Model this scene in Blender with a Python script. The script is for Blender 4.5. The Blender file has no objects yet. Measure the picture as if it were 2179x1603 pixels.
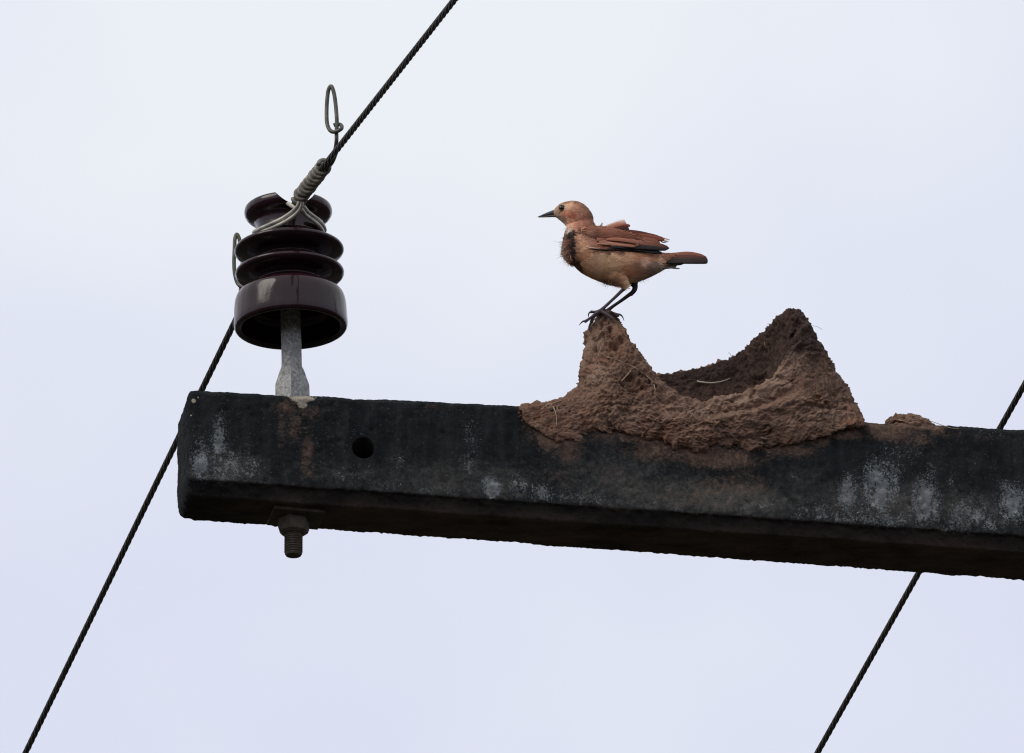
import bpy, bmesh, math, random
import numpy as np
from mathutils import Vector, Matrix
from mathutils.bvhtree import BVHTree

random.seed(11)
rng = np.random.default_rng(11)
S = bpy.context.scene
COL = S.collection
R = math.radians

# ------------------------------------------------------------------ camera, sky, sun, exposure
W, H = 2179.0, 1603.0            # the photograph's own pixels
U = 0.0005                       # one photograph pixel is half a millimetre at the crossarm
ELEV = R(22.3)                   # the camera looks up
DIST = 18.0
CAM = np.array([0.0, 0.0, 1.6])
FWD = np.array([0.0, math.cos(ELEV), math.sin(ELEV)])
UPV = np.array([0.0, -math.sin(ELEV), math.cos(ELEV)])
RGT = np.array([1.0, 0.0, 0.0])

cd = bpy.data.cameras.new('camera')
cam = bpy.data.objects.new('camera', cd)
COL.objects.link(cam)
cam.location = CAM
cam.rotation_euler = (R(90) + ELEV, 0, 0)
cd.sensor_width = 36.0
cd.lens = 36.0 * DIST / (W * U)
cd.clip_start = 0.1
cd.clip_end = 6000
S.camera = cam
S.cycles.filter_width = 1.15

SUN_EL, SUN_AZ = R(42), R(-58)   # azimuth from straight behind the camera, negative = to the left
world = bpy.data.worlds.new('World')
S.world = world
world.use_nodes = True
nt = world.node_tree
nt.nodes.clear()
wo = nt.nodes.new('ShaderNodeOutputWorld')
bg = nt.nodes.new('ShaderNodeBackground')
sky = nt.nodes.new('ShaderNodeTexSky')
sky.sky_type = 'NISHITA'
sky.sun_disc = False
sky.sun_elevation = SUN_EL
sky.sun_rotation = math.pi + SUN_AZ * -1
sky.dust_density = 4.0
tc = nt.nodes.new('ShaderNodeTexCoord')
nz = nt.nodes.new('ShaderNodeTexNoise')
nz.inputs['Scale'].default_value = 26.0
nz.inputs['Detail'].default_value = 3.0
nz.inputs['Roughness'].default_value = 0.45
rp = nt.nodes.new('ShaderNodeValToRGB')
rp.color_ramp.elements[0].position = 0.30
rp.color_ramp.elements[0].color = (0.745, 0.775, 0.925, 1)
rp.color_ramp.elements[1].position = 0.70
rp.color_ramp.elements[1].color = (0.875, 0.91, 0.965, 1)
mp = nt.nodes.new('ShaderNodeMapping')
mp.inputs['Location'].default_value = (3.1, 1.7, -0.3)
skm = nt.nodes.new('ShaderNodeVectorMath'); skm.operation = 'SCALE'; skm.inputs['Scale'].default_value = 0.10
mx = nt.nodes.new('ShaderNodeMix'); mx.data_type = 'RGBA'; mx.inputs['Factor'].default_value = 0.94
SKY_STRENGTH = 1.0
bg.inputs['Strength'].default_value = SKY_STRENGTH
L = nt.links
L.new(tc.outputs['Generated'], mp.inputs['Vector'])
L.new(mp.outputs['Vector'], nz.inputs['Vector'])
sx = nt.nodes.new('ShaderNodeSeparateXYZ')
L.new(tc.outputs['Generated'], sx.inputs[0])
gm = nt.nodes.new('ShaderNodeMath'); gm.operation = 'MULTIPLY_ADD'      # overcast whitens upwards
gm.inputs[1].default_value = 5.0; gm.inputs[2].default_value = -1.87
L.new(sx.outputs['Z'], gm.inputs[0])
gc = nt.nodes.new('ShaderNodeClamp'); gc.inputs['Min'].default_value = -0.3; gc.inputs['Max'].default_value = 0.3
L.new(gm.outputs[0], gc.inputs[0])
ga = nt.nodes.new('ShaderNodeMath'); ga.operation = 'ADD'
L.new(gc.outputs[0], ga.inputs[0]); L.new(nz.outputs['Fac'], ga.inputs[1])
L.new(ga.outputs[0], rp.inputs['Fac'])
L.new(sky.outputs['Color'], skm.inputs[0])
L.new(skm.outputs['Vector'], mx.inputs['A'])
L.new(rp.outputs['Color'], mx.inputs['B'])
L.new(mx.outputs['Result'], bg.inputs['Color'])
L.new(bg.outputs['Background'], wo.inputs['Surface'])

sd = bpy.data.lights.new('sun', 'SUN')
sd.energy = 1.45
sd.angle = R(33)
sd.color = (1.0, 0.93, 0.82)
sun = bpy.data.objects.new('sun', sd)
COL.objects.link(sun)
sun.location = (-4, 6, 20)
sdir = Vector((math.cos(SUN_EL) * math.sin(SUN_AZ), -math.cos(SUN_EL) * math.cos(SUN_AZ), math.sin(SUN_EL)))
sun.rotation_euler = sdir.to_track_quat('Z', 'Y').to_euler()

S.view_settings.view_transform = 'Standard'
S.view_settings.look = 'None'
S.view_settings.exposure = 0.0
S.view_settings.gamma = 1.0
S.view_settings.use_curve_mapping = False

# ------------------------------------------------------------------ placing helpers
def ray(x, y):
    k = U / DIST
    return FWD + RGT * ((x - W / 2) * k) + UPV * ((H / 2 - y) * k)

def at_plane(x, y, p0, n):
    d = ray(x, y)
    t = np.dot(np.asarray(p0) - CAM, n) / np.dot(d, n)
    return CAM + d * t

YC = DIST * math.cos(ELEV)
YAW = R(7.1)
AX = np.array([math.cos(YAW), math.sin(YAW), 0.0])      # along the crossarm
AN = np.array([-math.sin(YAW), math.cos(YAW), 0.0])     # into its depth
AZ = np.array([0.0, 0.0, 1.0])
A0 = at_plane(403, 829, (0, YC - 0.10, 0), np.array([0, 1.0, 0]))   # front top corner of the arm end

def arm_px(x, y, d):
    """point seen at pixel (x, y) that lies d pixel-units behind the crossarm's front face"""
    return at_plane(x, y, A0 + AN * d * U, AN)

def arm_uh(u, d, h):
    return A0 + AX * (u * U) + AN * (d * U) + AZ * (h * U)

def on_top(x, d, h=0.0):
    """point h above the arm's top plane, at column x and depth d"""
    y = 829 + 0.0467 * (x - 403) + 0.379 * d - 0.925 * h
    return arm_px(x, y, d)

def to_px(P):
    v = np.asarray(P) - CAM
    f = v @ FWD
    return np.stack([W / 2 + (v @ RGT) / f * DIST / U, H / 2 - (v @ UPV) / f * DIST / U], -1)

# ------------------------------------------------------------------ numpy noise
def _hash(ix, iy, iz, seed):
    h = (ix * 374761393 + iy * 668265263 + iz * 2147483647 + seed * 974634777) & 0xFFFFFFFF
    h = ((h ^ (h >> 13)) * 1274126177) & 0xFFFFFFFF
    h = (h ^ (h >> 16)) & 0xFFFFFFFF
    return h.astype(np.float64) / 4294967295.0

def vnoise(P, scale, seed=0):
    Q = np.asarray(P) * scale + 1000.0
    I = np.floor(Q).astype(np.int64)
    F = Q - I
    F = F * F * F * (F * (F * 6 - 15) + 10)
    out = 0
    for dx in (0, 1):
        for dy in (0, 1):
            for dz in (0, 1):
                w = (F[:, 0] if dx else 1 - F[:, 0]) * (F[:, 1] if dy else 1 - F[:, 1]) * (F[:, 2] if dz else 1 - F[:, 2])
                out = out + w * _hash(I[:, 0] + dx, I[:, 1] + dy, I[:, 2] + dz, seed)
    return out * 2 - 1

def fbm(P, scale, octaves=3, seed=0):
    o, a, t = 0, 1.0, 0
    for k in range(octaves):
        o = o + a * vnoise(P, scale * 2.03 ** k, seed + 17 * k)
        t += a
        a *= 0.5
    return o / t

def worley(P, scale, seed=0):
    Q = np.asarray(P) * scale + 1000.0
    I = np.floor(Q).astype(np.int64)
    best = np.full(len(Q), 9.0)
    for dx in (-1, 0, 1):
        for dy in (-1, 0, 1):
            for dz in (-1, 0, 1):
                cx, cy, cz = I[:, 0] + dx, I[:, 1] + dy, I[:, 2] + dz
                fx = cx + _hash(cx, cy, cz, seed) - Q[:, 0]
                fy = cy + _hash(cx, cy, cz, seed + 1) - Q[:, 1]
                fz = cz + _hash(cx, cy, cz, seed + 2) - Q[:, 2]
                best = np.minimum(best, fx * fx + fy * fy + fz * fz)
    return np.sqrt(best)

def sstep(a, b, x):
    t = np.clip((x - a) / (b - a), 0, 1)
    return t * t * (3 - 2 * t)

def lin(r, g, b, k=1.0):
    f = lambda c: (c / 12.92 if c <= 0.04045 else ((c + 0.055) / 1.055) ** 2.4)
    return (f(r / 255) * k, f(g / 255) * k, f(b / 255) * k)

# ------------------------------------------------------------------ object helpers
def thing(name, loc, label, cat, group=None):
    o = bpy.data.objects.new(name, None)
    COL.objects.link(o)
    o.empty_display_size = 0.02
    o.location = loc
    o['label'] = label
    o['category'] = cat
    if group:
        o['group'] = group
    return o

def wloc(o):
    v = Vector((0, 0, 0))
    while o is not None:
        v += o.location
        o = o.parent
    return np.array(v)

def obj(name, V, F, mat, parent=None, origin=None, smooth=True, label=None, cat=None, group=None, kind=None, cols=None, attrs=None, vn=None):
    V = np.asarray(V, dtype=np.float64)
    base = wloc(parent) if parent is not None else np.zeros(3)
    org = np.asarray(origin) if origin is not None else (base if parent is not None else V.mean(0))
    me = bpy.data.meshes.new(name)
    me.from_pydata((V - org).tolist(), [], [list(map(int, f)) for f in F])
    me.validate(verbose=False)
    if smooth:
        me.polygons.foreach_set('use_smooth', np.ones(len(me.polygons), dtype=bool))
    me.materials.append(mat)
    if cols is not None:
        a = me.color_attributes.new('Col', 'FLOAT_COLOR', 'POINT')
        c = np.ones((len(V), 4)); c[:, :3] = cols
        a.data.foreach_set('color', c.ravel())
    for k, v in (attrs or {}).items():
        a = me.attributes.new(k, 'FLOAT', 'POINT')
        a.data.foreach_set('value', np.asarray(v, dtype=np.float32))
    me.update()
    if vn is not None:
        me.normals_split_custom_set_from_vertices([tuple(x) for x in vn])
    o = bpy.data.objects.new(name, me)
    COL.objects.link(o)
    if parent is not None:
        o.parent = parent
    o.location = org - base
    if label: o['label'] = label
    if cat: o['category'] = cat
    if group: o['group'] = group
    if kind: o['kind'] = kind
    return o

def catmull(P, n, closed=False):
    """n points evenly spread over the Catmull-Rom curve through P"""
    P = np.asarray(P, dtype=np.float64)
    m = len(P)
    if closed:
        t = np.linspace(0, m, n, endpoint=False)
    else:
        t = np.linspace(0, m - 1, n)
    i = np.floor(t).astype(int)
    if not closed:
        i = np.minimum(i, m - 2)
    f = (t - i)[:, None]
    g = (lambda k: P[k % m]) if closed else (lambda k: P[np.clip(k, 0, m - 1)])
    p0, p1, p2, p3 = g(i - 1), g(i), g(i + 1), g(i + 2)
    return 0.5 * (2 * p1 + (p2 - p0) * f + (2 * p0 - 5 * p1 + 4 * p2 - p3) * f ** 2 + (3 * p1 - p0 - 3 * p2 + p3) * f ** 3)

def frames(P, ref=(0.0, 0.0, 1.0)):
    P = np.asarray(P)
    T = np.gradient(P, axis=0)
    T /= np.linalg.norm(T, axis=1)[:, None] + 1e-12
    n = np.cross(T[0], ref)
    if np.linalg.norm(n) < 1e-3:
        n = np.cross(T[0], (1.0, 0.2, 0))
    n /= np.linalg.norm(n)
    N = [n]
    for k in range(1, len(P)):
        n = N[-1] - T[k] * np.dot(N[-1], T[k])
        n /= np.linalg.norm(n) + 1e-12
        N.append(n)
    N = np.array(N)
    return T, N, np.cross(T, N)

def tube(P, r, sides=8, prof=None, caps=True):
    """tube along P; r scalar or per point (metres); prof(theta, arclen)->radius factor"""
    P = np.asarray(P, dtype=np.float64)
    n = len(P)
    r = np.broadcast_to(np.asarray(r, dtype=np.float64), (n,))
    T, N, B = frames(P)
    th = np.arange(sides) * 2 * math.pi / sides
    s = np.concatenate([[0], np.cumsum(np.linalg.norm(np.diff(P, axis=0), axis=1))])
    f = np.ones((n, sides)) if prof is None else prof(th[None, :], s[:, None])
    V = P[:, None, :] + (N[:, None, :] * np.cos(th)[None, :, None] + B[:, None, :] * np.sin(th)[None, :, None]) * (r[:, None] * f)[:, :, None]
    V = V.reshape(-1, 3)
    F = []
    for i in range(n - 1):
        for j in range(sides):
            a, b = i * sides + j, i * sides + (j + 1) % sides
            F.append((a, b, b + sides, a + sides))
    if caps:
        F.append(tuple(range(sides - 1, -1, -1)))
        F.append(tuple((n - 1) * sides + j for j in range(sides)))
    return V, F

def merge(parts):
    V, F, o = [], [], 0
    for v, f in parts:
        V.append(np.asarray(v)); F += [tuple(i + o for i in q) for q in f]; o += len(v)
    return np.concatenate(V), F

def lathe(prof, c, axis, segs=96, x0=(1.0, 0, 0), cap0=True, cap1=True, wob=None):
    """prof = [(radius, height)] in metres about axis through c"""
    axis = np.asarray(axis) / np.linalg.norm(axis)
    x = np.asarray(x0) - axis * np.dot(x0, axis); x /= np.linalg.norm(x)
    y = np.cross(axis, x)
    V, F = [], []
    th = np.arange(segs) * 2 * math.pi / segs
    for k, (r, h) in enumerate(prof):
        rr = r * (wob(th, k) if wob is not None else np.ones(segs))
        V.append(np.asarray(c) + axis * h + (x[None] * np.cos(th)[:, None] + y[None] * np.sin(th)[:, None]) * rr[:, None])
    n = len(prof)
    V = np.concatenate(V)
    for i in range(n - 1):
        for j in range(segs):
            a, b = i * segs + j, i * segs + (j + 1) % segs
            F.append((a, b, b + segs, a + segs))
    if cap0: F.append(tuple(range(segs - 1, -1, -1)))
    if cap1: F.append(tuple((n - 1) * segs + j for j in range(segs)))
    return V, F

def modified(V, F, setup):
    """run modifiers on a temporary mesh and hand back its points and faces"""
    me = bpy.data.meshes.new('tmp')
    me.from_pydata(np.asarray(V).tolist(), [], [list(map(int, f)) for f in F])
    me.update()
    o = bpy.data.objects.new('tmp', me)
    COL.objects.link(o)
    extra = setup(o) or []
    dg = bpy.context.evaluated_depsgraph_get()
    ev = o.evaluated_get(dg).to_mesh()
    v = np.empty(len(ev.vertices) * 3); ev.vertices.foreach_get('co', v)
    f = [tuple(p.vertices) for p in ev.polygons]
    o.evaluated_get(dg).to_mesh_clear()
    for q in [o] + extra:
        m = q.data
        bpy.data.objects.remove(q, do_unlink=True)
        bpy.data.meshes.remove(m)
    return v.reshape(-1, 3), f

def normals(V, F):
    me = bpy.data.meshes.new('tmp')
    me.from_pydata(np.asarray(V).tolist(), [], [list(map(int, f)) for f in F])
    me.update()
    n = np.empty(len(V) * 3)
    me.vertices.foreach_get('normal', n)
    bpy.data.meshes.remove(me)
    return n.reshape(-1, 3)

def bvh(V, F):
    return BVHTree.FromPolygons([tuple(v) for v in V], [tuple(f) for f in F])

def hit(tree, x, y):
    d = Vector(ray(x, y)).normalized()
    l, n, i, t = tree.ray_cast(Vector(CAM), d)
    return (None, None) if l is None else (np.array(l), np.array(n))

# ------------------------------------------------------------------ materials
class NB:
    def __init__(self, name):
        self.m = bpy.data.materials.new(name)
        self.m.use_nodes = True
        self.t = self.m.node_tree
        self.t.nodes.clear()
        self.out = self.n('ShaderNodeOutputMaterial')
        self.b = self.n('ShaderNodeBsdfPrincipled')
        self.l(self.b.outputs[0], self.out.inputs['Surface'])
        self.tc = self.n('ShaderNodeTexCoord')
    def n(self, t, **k):
        x = self.t.nodes.new(t)
        for a, v in k.items(): setattr(x, a, v)
        return x
    def l(self, a, b): self.t.links.new(a, b)
    def set(self, **k):
        for a, v in k.items():
            i = self.b.inputs[a.replace('_', ' ')]
            if hasattr(v, 'is_output'): self.l(v, i)
            else: i.default_value = (*v, 1) if isinstance(v, tuple) and len(v) == 3 else v
    def noise(self, scale, detail=4, rough=0.55, vec=None, stretch=None):
        x = self.n('ShaderNodeTexNoise')
        x.inputs['Scale'].default_value = scale
        x.inputs['Detail'].default_value = detail
        x.inputs['Roughness'].default_value = rough
        v = vec or self.tc.outputs['Object']
        if stretch:
            m = self.n('ShaderNodeMapping'); m.inputs['Scale'].default_value = stretch
            self.l(v, m.inputs['Vector']); v = m.outputs['Vector']
        self.l(v, x.inputs['Vector'])
        return x.outputs['Fac']
    def voro(self, scale):
        x = self.n('ShaderNodeTexVoronoi'); x.inputs['Scale'].default_value = scale
        self.l(self.tc.outputs['Object'], x.inputs['Vector'])
        return x.outputs['Distance']
    def ramp(self, f, stops):
        x = self.n('ShaderNodeValToRGB')
        e = x.color_ramp.elements
        while len(e) < len(stops): e.new(0.5)
        for q, (p, c) in zip(e, stops):
            q.position = p; q.color = (*c, 1) if len(c) == 3 else c
        self.l(f, x.inputs['Fac'])
        return x.outputs['Color']
    def math(self, op, a, b=None, clamp=False):
        x = self.n('ShaderNodeMath', operation=op, use_clamp=clamp)
        for i, v in enumerate((a, b)):
            if v is None: continue
            if hasattr(v, 'is_output'): self.l(v, x.inputs[i])
            else: x.inputs[i].default_value = v
        return x.outputs[0]
    def mix(self, f, a, b, blend='MIX'):
        x = self.n('ShaderNodeMix', data_type='RGBA', blend_type=blend)
        for k, v in (('Factor', f), ('A', a), ('B', b)):
            if hasattr(v, 'is_output'): self.l(v, x.inputs[k])
            else: x.inputs[k].default_value = (*v, 1) if isinstance(v, tuple) else v
        return x.outputs['Result']
    def maprange(self, v, a, b, c=0.0, d=1.0):
        x = self.n('ShaderNodeMapRange', interpolation_type='SMOOTHSTEP')
        self.l(v, x.inputs[0])
        for i, q in enumerate((a, b, c, d)):
            if hasattr(q, 'is_output'): self.l(q, x.inputs[i + 1])
            else: x.inputs[i + 1].default_value = q
        return x.outputs[0]
    def attr(self, name, out='Fac'):
        x = self.n('ShaderNodeAttribute', attribute_name=name)
        return x.outputs[out]
    def bump(self, h, dist, strength=1.0):
        x = self.n('ShaderNodeBump')
        x.inputs['Distance'].default_value = dist
        x.inputs['Strength'].default_value = strength
        self.l(h, x.inputs['Height'])
        self.l(x.outputs[0], self.b.inputs['Normal'])

def mat_simple(name, c, rough, metal=0.0, spec=0.5, vary=0.25, scale=300, bump=0.0):
    m = NB(name)
    f = m.noise(scale, 4)
    lo = tuple(q * (1 - vary) for q in c); hi = tuple(min(1, q * (1 + vary)) for q in c)
    m.set(Base_Color=m.ramp(f, [(0.3, lo), (0.7, hi)]), Roughness=rough, Metallic=metal)
    m.b.inputs['Specular IOR Level'].default_value = spec
    if bump: m.bump(f, bump)
    return m.m

# black, algae-stained concrete; the masks are stain shapes stored on the mesh
m = NB('weathered_concrete')
base = m.ramp(m.noise(45, 6), [(0.3, (0.0075, 0.0098, 0.0115)), (0.7, (0.0155, 0.0178, 0.020))])
streak = m.maprange(m.noise(75, 6, 0.65, stretch=(1, 1, 0.16)), 0.42, 0.68)
base = m.mix(m.math('MULTIPLY', streak, 0.5), base, (0.030, 0.0325, 0.035))
grain = m.noise(330, 6, 0.8)
flk = m.maprange(grain, 0.56, 0.70, 0.0, 0.9)
base = m.mix(m.math('MULTIPLY', flk, m.maprange(m.noise(22, 4), 0.35, 0.62, 0.2, 1.0)), base, (0.105, 0.107, 0.104))
gry = m.attr('grey')
gn = m.maprange(m.math('ADD', m.math('MULTIPLY', gry, 0.5), m.math('MULTIPLY', m.noise(140, 6, 0.7), 0.75)), 0.5, 1.05)
base = m.mix(gn, base, m.ramp(m.noise(260, 5, 0.75), [(0.3, (0.042, 0.042, 0.040)), (0.7, (0.125, 0.118, 0.106))]))
bro = m.attr('brown')
bn = m.maprange(m.math('ADD', m.math('MULTIPLY', bro, 0.52), m.math('ADD', m.math('MULTIPLY', m.noise(330, 6, 0.8, stretch=(0.8, 1, 1.2)), 0.7), m.math('MULTIPLY', m.noise(70, 4), 0.4))), 0.71, 1.02, 0.0, 0.88)
base = m.mix(bn, base, m.ramp(m.noise(240, 5, 0.7), [(0.3, (0.062, 0.041, 0.032)), (0.52, (0.135, 0.086, 0.064)), (0.72, (0.24, 0.165, 0.125))]))
lic = m.attr('lichen')
lm = m.math('MULTIPLY', lic, m.maprange(m.noise(85, 5, 0.7, stretch=(1, 1, 0.5)), 0.25, 0.62, 0.45, 1.15))
spk = m.noise(430, 6, 0.85)
thr = m.math('SUBTRACT', 0.665, m.math('MULTIPLY', lm, 0.29))
ln = m.maprange(spk, thr, m.math('ADD', thr, 0.075), 0.0, 0.85)
ln = m.math('MAXIMUM', m.math('MULTIPLY', ln, m.maprange(lm, 0.02, 0.25)), m.math('MULTIPLY', lm, 0.05))
base = m.mix(ln, base, m.ramp(m.noise(150, 4), [(0.3, (0.10, 0.112, 0.122)), (0.55, (0.19, 0.205, 0.215)), (0.75, (0.36, 0.375, 0.385))]))
dot = m.maprange(m.voro(210), 0.12, 0.05)
dotn = m.math('MULTIPLY', dot, m.maprange(m.noise(30, 3), 0.5, 0.62, 0.0, 0.55))
base = m.mix(dotn, base, (0.22, 0.23, 0.23))
snd = m.attr('sand')
sn = m.maprange(m.math('ADD', snd, m.math('MULTIPLY', m.noise(330, 5, 0.75), 0.9)), 0.95, 1.25)
base = m.mix(sn, base, m.ramp(m.noise(420, 4, 0.7), [(0.3, (0.20, 0.17, 0.135)), (0.7, (0.48, 0.43, 0.36))]))
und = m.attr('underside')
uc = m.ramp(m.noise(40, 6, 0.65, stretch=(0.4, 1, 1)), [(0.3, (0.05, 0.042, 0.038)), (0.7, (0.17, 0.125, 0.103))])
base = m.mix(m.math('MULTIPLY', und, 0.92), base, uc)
m.set(Base_Color=base, Roughness=0.92)
m.b.inputs['Specular IOR Level'].default_value = 0.08
m.bump(m.math('ADD', m.noise(420, 6, 0.7), m.math('MULTIPLY', m.noise(110, 4), 1.2)), 0.0016, 0.8)
M_CONC = m.m

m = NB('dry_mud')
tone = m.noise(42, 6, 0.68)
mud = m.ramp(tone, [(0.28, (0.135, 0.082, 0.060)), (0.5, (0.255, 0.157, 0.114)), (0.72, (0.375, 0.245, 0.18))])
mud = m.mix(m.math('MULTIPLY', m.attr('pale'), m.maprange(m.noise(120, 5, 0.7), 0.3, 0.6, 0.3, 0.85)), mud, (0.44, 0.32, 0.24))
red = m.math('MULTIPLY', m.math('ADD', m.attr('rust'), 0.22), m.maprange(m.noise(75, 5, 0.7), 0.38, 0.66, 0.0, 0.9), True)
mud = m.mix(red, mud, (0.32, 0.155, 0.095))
mud = m.mix(m.math('MULTIPLY', m.attr('damp_shade'), m.maprange(m.noise(60, 5, 0.7), 0.3, 0.55, 0.7, 0.95)), mud, (0.062, 0.042, 0.037))  # damp mud tone, also the shade painted inside the bowl
fine = m.noise(420, 6, 0.8, stretch=(0.7, 1, 1))
mud = m.mix(m.maprange(fine, 0.56, 0.74, 0.0, 0.6), mud, m.mix(0.45, mud, (0.5, 0.40, 0.32)))
mud = m.mix(m.maprange(fine, 0.46, 0.32, 0.0, 0.7), mud, (0.05, 0.032, 0.026))
m.set(Base_Color=mud, Roughness=0.95)
m.b.inputs['Specular IOR Level'].default_value = 0.1
m.bump(m.math('ADD', m.noise(480, 6, 0.8), m.math('MULTIPLY', m.noise(200, 4, 0.6), 0.8)), 0.003, 0.9)
M_MUD = m.m

M_STRAW = mat_simple('dry_straw', (0.34, 0.25, 0.16), 0.7, vary=0.35, scale=120)
M_HAIR = mat_simple('dark_fibre', (0.09, 0.065, 0.05), 0.8, vary=0.3)
M_PALE = mat_simple('pale_twig', (0.55, 0.45, 0.34), 0.6, vary=0.2, scale=150)

m = NB('glazed_porcelain')
m.set(Base_Color=m.ramp(m.noise(25, 4), [(0.3, (0.015, 0.0052, 0.008)), (0.7, (0.027, 0.0095, 0.0135))]),
      Roughness=m.maprange(m.noise(70, 6, 0.75, stretch=(1, 1, 0.25)), 0.40, 0.68, 0.09, 0.28))
m.b.inputs['IOR'].default_value = 1.39
m.bump(m.math('ADD', m.noise(38, 2, stretch=(1, 1, 0.35)), m.math('MULTIPLY', m.noise(160, 3), 0.03)), 0.0034, 0.5)
M_PORC = m.m

m = NB('galvanised_steel')
zn = m.noise(270, 6, 0.8)
m.set(Base_Color=m.ramp(zn, [(0.35, (0.16, 0.16, 0.155)), (0.5, (0.33, 0.33, 0.32)), (0.66, (0.60, 0.59, 0.56))]), Roughness=0.72, Metallic=0.25)
m.bump(zn, 0.0012, 0.9)
M_ZINC = m.m
m = NB('rusty_steel')
m.set(Base_Color=m.ramp(m.noise(160, 5, 0.65), [(0.3, (0.045, 0.036, 0.029)), (0.55, (0.085, 0.066, 0.05)), (0.75, (0.14, 0.095, 0.065))]), Roughness=0.75, Metallic=0.2)
m.bump(m.noise(500, 4), 0.0008, 0.6)
M_RUST = m.m
M_COND = mat_simple('old_aluminium_strand', (0.062, 0.060, 0.050), 0.6, metal=0.15, spec=0.3, vary=0.6, scale=140)
m = NB('tie_wire_metal')
m.set(Base_Color=m.ramp(m.noise(90, 5), [(0.3, (0.25, 0.245, 0.21)), (0.7, (0.56, 0.54, 0.47))]), Roughness=0.55, Metallic=0.3)
M_TIE = m.m
m = NB('coil_wire_metal')
m.set(Base_Color=m.ramp(m.noise(110, 5), [(0.3, (0.07, 0.062, 0.05)), (0.7, (0.24, 0.22, 0.18))]), Roughness=0.55, Metallic=0.3)
M_COIL = m.m
m = NB('loop_wire_metal')
m.set(Base_Color=m.ramp(m.noise(120, 5), [(0.3, (0.035, 0.035, 0.03)), (0.7, (0.12, 0.112, 0.085))]), Roughness=0.5, Metallic=0.3)
M_LOOP = m.m

def mat_feather(name, rough=0.75, scale=260):
    m = NB(name)
    c = m.attr('Col', 'Color')
    f = m.noise(scale, 5, 0.7, stretch=(0.25, 1, 1))
    k = m.maprange(f, 0.25, 0.75, 0.78, 1.2)
    hsv = m.n('ShaderNodeHueSaturation')
    m.l(c, hsv.inputs['Color']); m.l(k, hsv.inputs['Value'])
    m.set(Base_Color=hsv.outputs['Color'], Roughness=rough)
    m.b.inputs['Specular IOR Level'].default_value = 0.2
    m.bump(f, 0.0006, 0.6)
    return m.m
M_PLUME = mat_feather('plumage_colour')
M_QUILL = mat_feather('quill_colour', 0.6)
M_BEAK = mat_simple('horn_beak', lin(62, 60, 62), 0.45, vary=0.25, scale=400)
M_BEAK2 = mat_simple('horn_beak_pale', lin(92, 84, 80), 0.45, vary=0.3, scale=400)
M_CLAW = mat_simple('dark_claw', lin(38, 34, 36), 0.4, vary=0.2)
m = NB('dark_eye'); m.set(Base_Color=(0.012, 0.006, 0.004), Roughness=0.06); M_EYE = m.m
m = NB('grass_ground')
m.set(Base_Color=m.ramp(m.noise(0.4, 6), [(0.3, (0.026, 0.025, 0.018)), (0.7, (0.052, 0.046, 0.036))]), Roughness=1.0)
m.b.inputs['Specular IOR Level'].default_value = 0.1
M_GROUND = m.m

# ------------------------------------------------------------------ ground
g = 2500.0
obj('ground', [(-g, -g, 0), (g, -g, 0), (g, g, 0), (-g, g, 0)], [(0, 1, 2, 3)], M_GROUND, origin=(0, 0, 0), kind='structure', smooth=False)

# ------------------------------------------------------------------ concrete crossarm
def arm_h(u): return 203 + 42 * np.clip(u / 1790.0, -0.2, 2.2)     # height of the front face
def arm_d(u): return 190 + 22 * np.clip(u / 1790.0, -0.2, 2.2)     # depth
CH = 26
def arm_profile(u):
    Hh, D = arm_h(u), arm_d(u)
    return np.array([(0, -9), (0, -Hh), (7, -Hh - 2), (CH + 4, -Hh - CH), (D - CH, -Hh - CH), (D, -Hh), (D, -12), (D - 10, 0), (7, 0)], dtype=float)

us = np.concatenate([np.linspace(0, 1900, 500), np.linspace(1925, 3900, 60)])
P0 = arm_profile(0.0)
seg = []
for k in range(len(P0)):
    a, b = P0[k], P0[(k + 1) % len(P0)]
    n = max(1, int(round(np.linalg.norm(b - a) / 4.0)))
    seg.append((k, n))
np_ = sum(n for _, n in seg)
V = np.zeros((len(us), np_, 3))
for i, u in enumerate(us):
    pr = arm_profile(u)
    row = []
    for k, n in seg:
        a, b = pr[k], pr[(k + 1) % len(pr)]
        row.append(a + (b - a) * (np.arange(n) / n)[:, None])
    row = np.concatenate(row)
    V[i, :, 0] = u
    V[i, :, 1:] = row
# rounded, bulging end: last few columns pull in at the rim
cen = np.array([arm_d(0) / 2, -(arm_h(0) + CH) / 2])
for i in range(4):
    k = [0.955, 0.985, 0.995, 1.0][i]
    V[i, :, 1:] = cen + (V[i, :, 1:] - cen) * k
# end cap rings, concentric
rings = []
for k in np.linspace(0.93, 0.04, 26):
    r = V[0].copy()
    r[:, 1:] = cen + (V[0, :, 1:] - cen) * k
    r[:, 0] = -5.0 * (1 - k ** 3) - 1.5 - 0.012 * (r[:, 1])
    rings.append(r)
allrows = np.concatenate([np.array(rings[::-1]), V], 0)
nr = len(allrows)
Vl = allrows.reshape(-1, 3)
F = []
for i in range(nr - 1):
    for j in range(np_):
        a, b = i * np_ + j, i * np_ + (j + 1) % np_
        F.append((a, a + np_, b + np_, b))
F.append(tuple(range(np_)))
F.append(tuple((nr - 1) * np_ + j for j in range(np_ - 1, -1, -1)))

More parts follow.
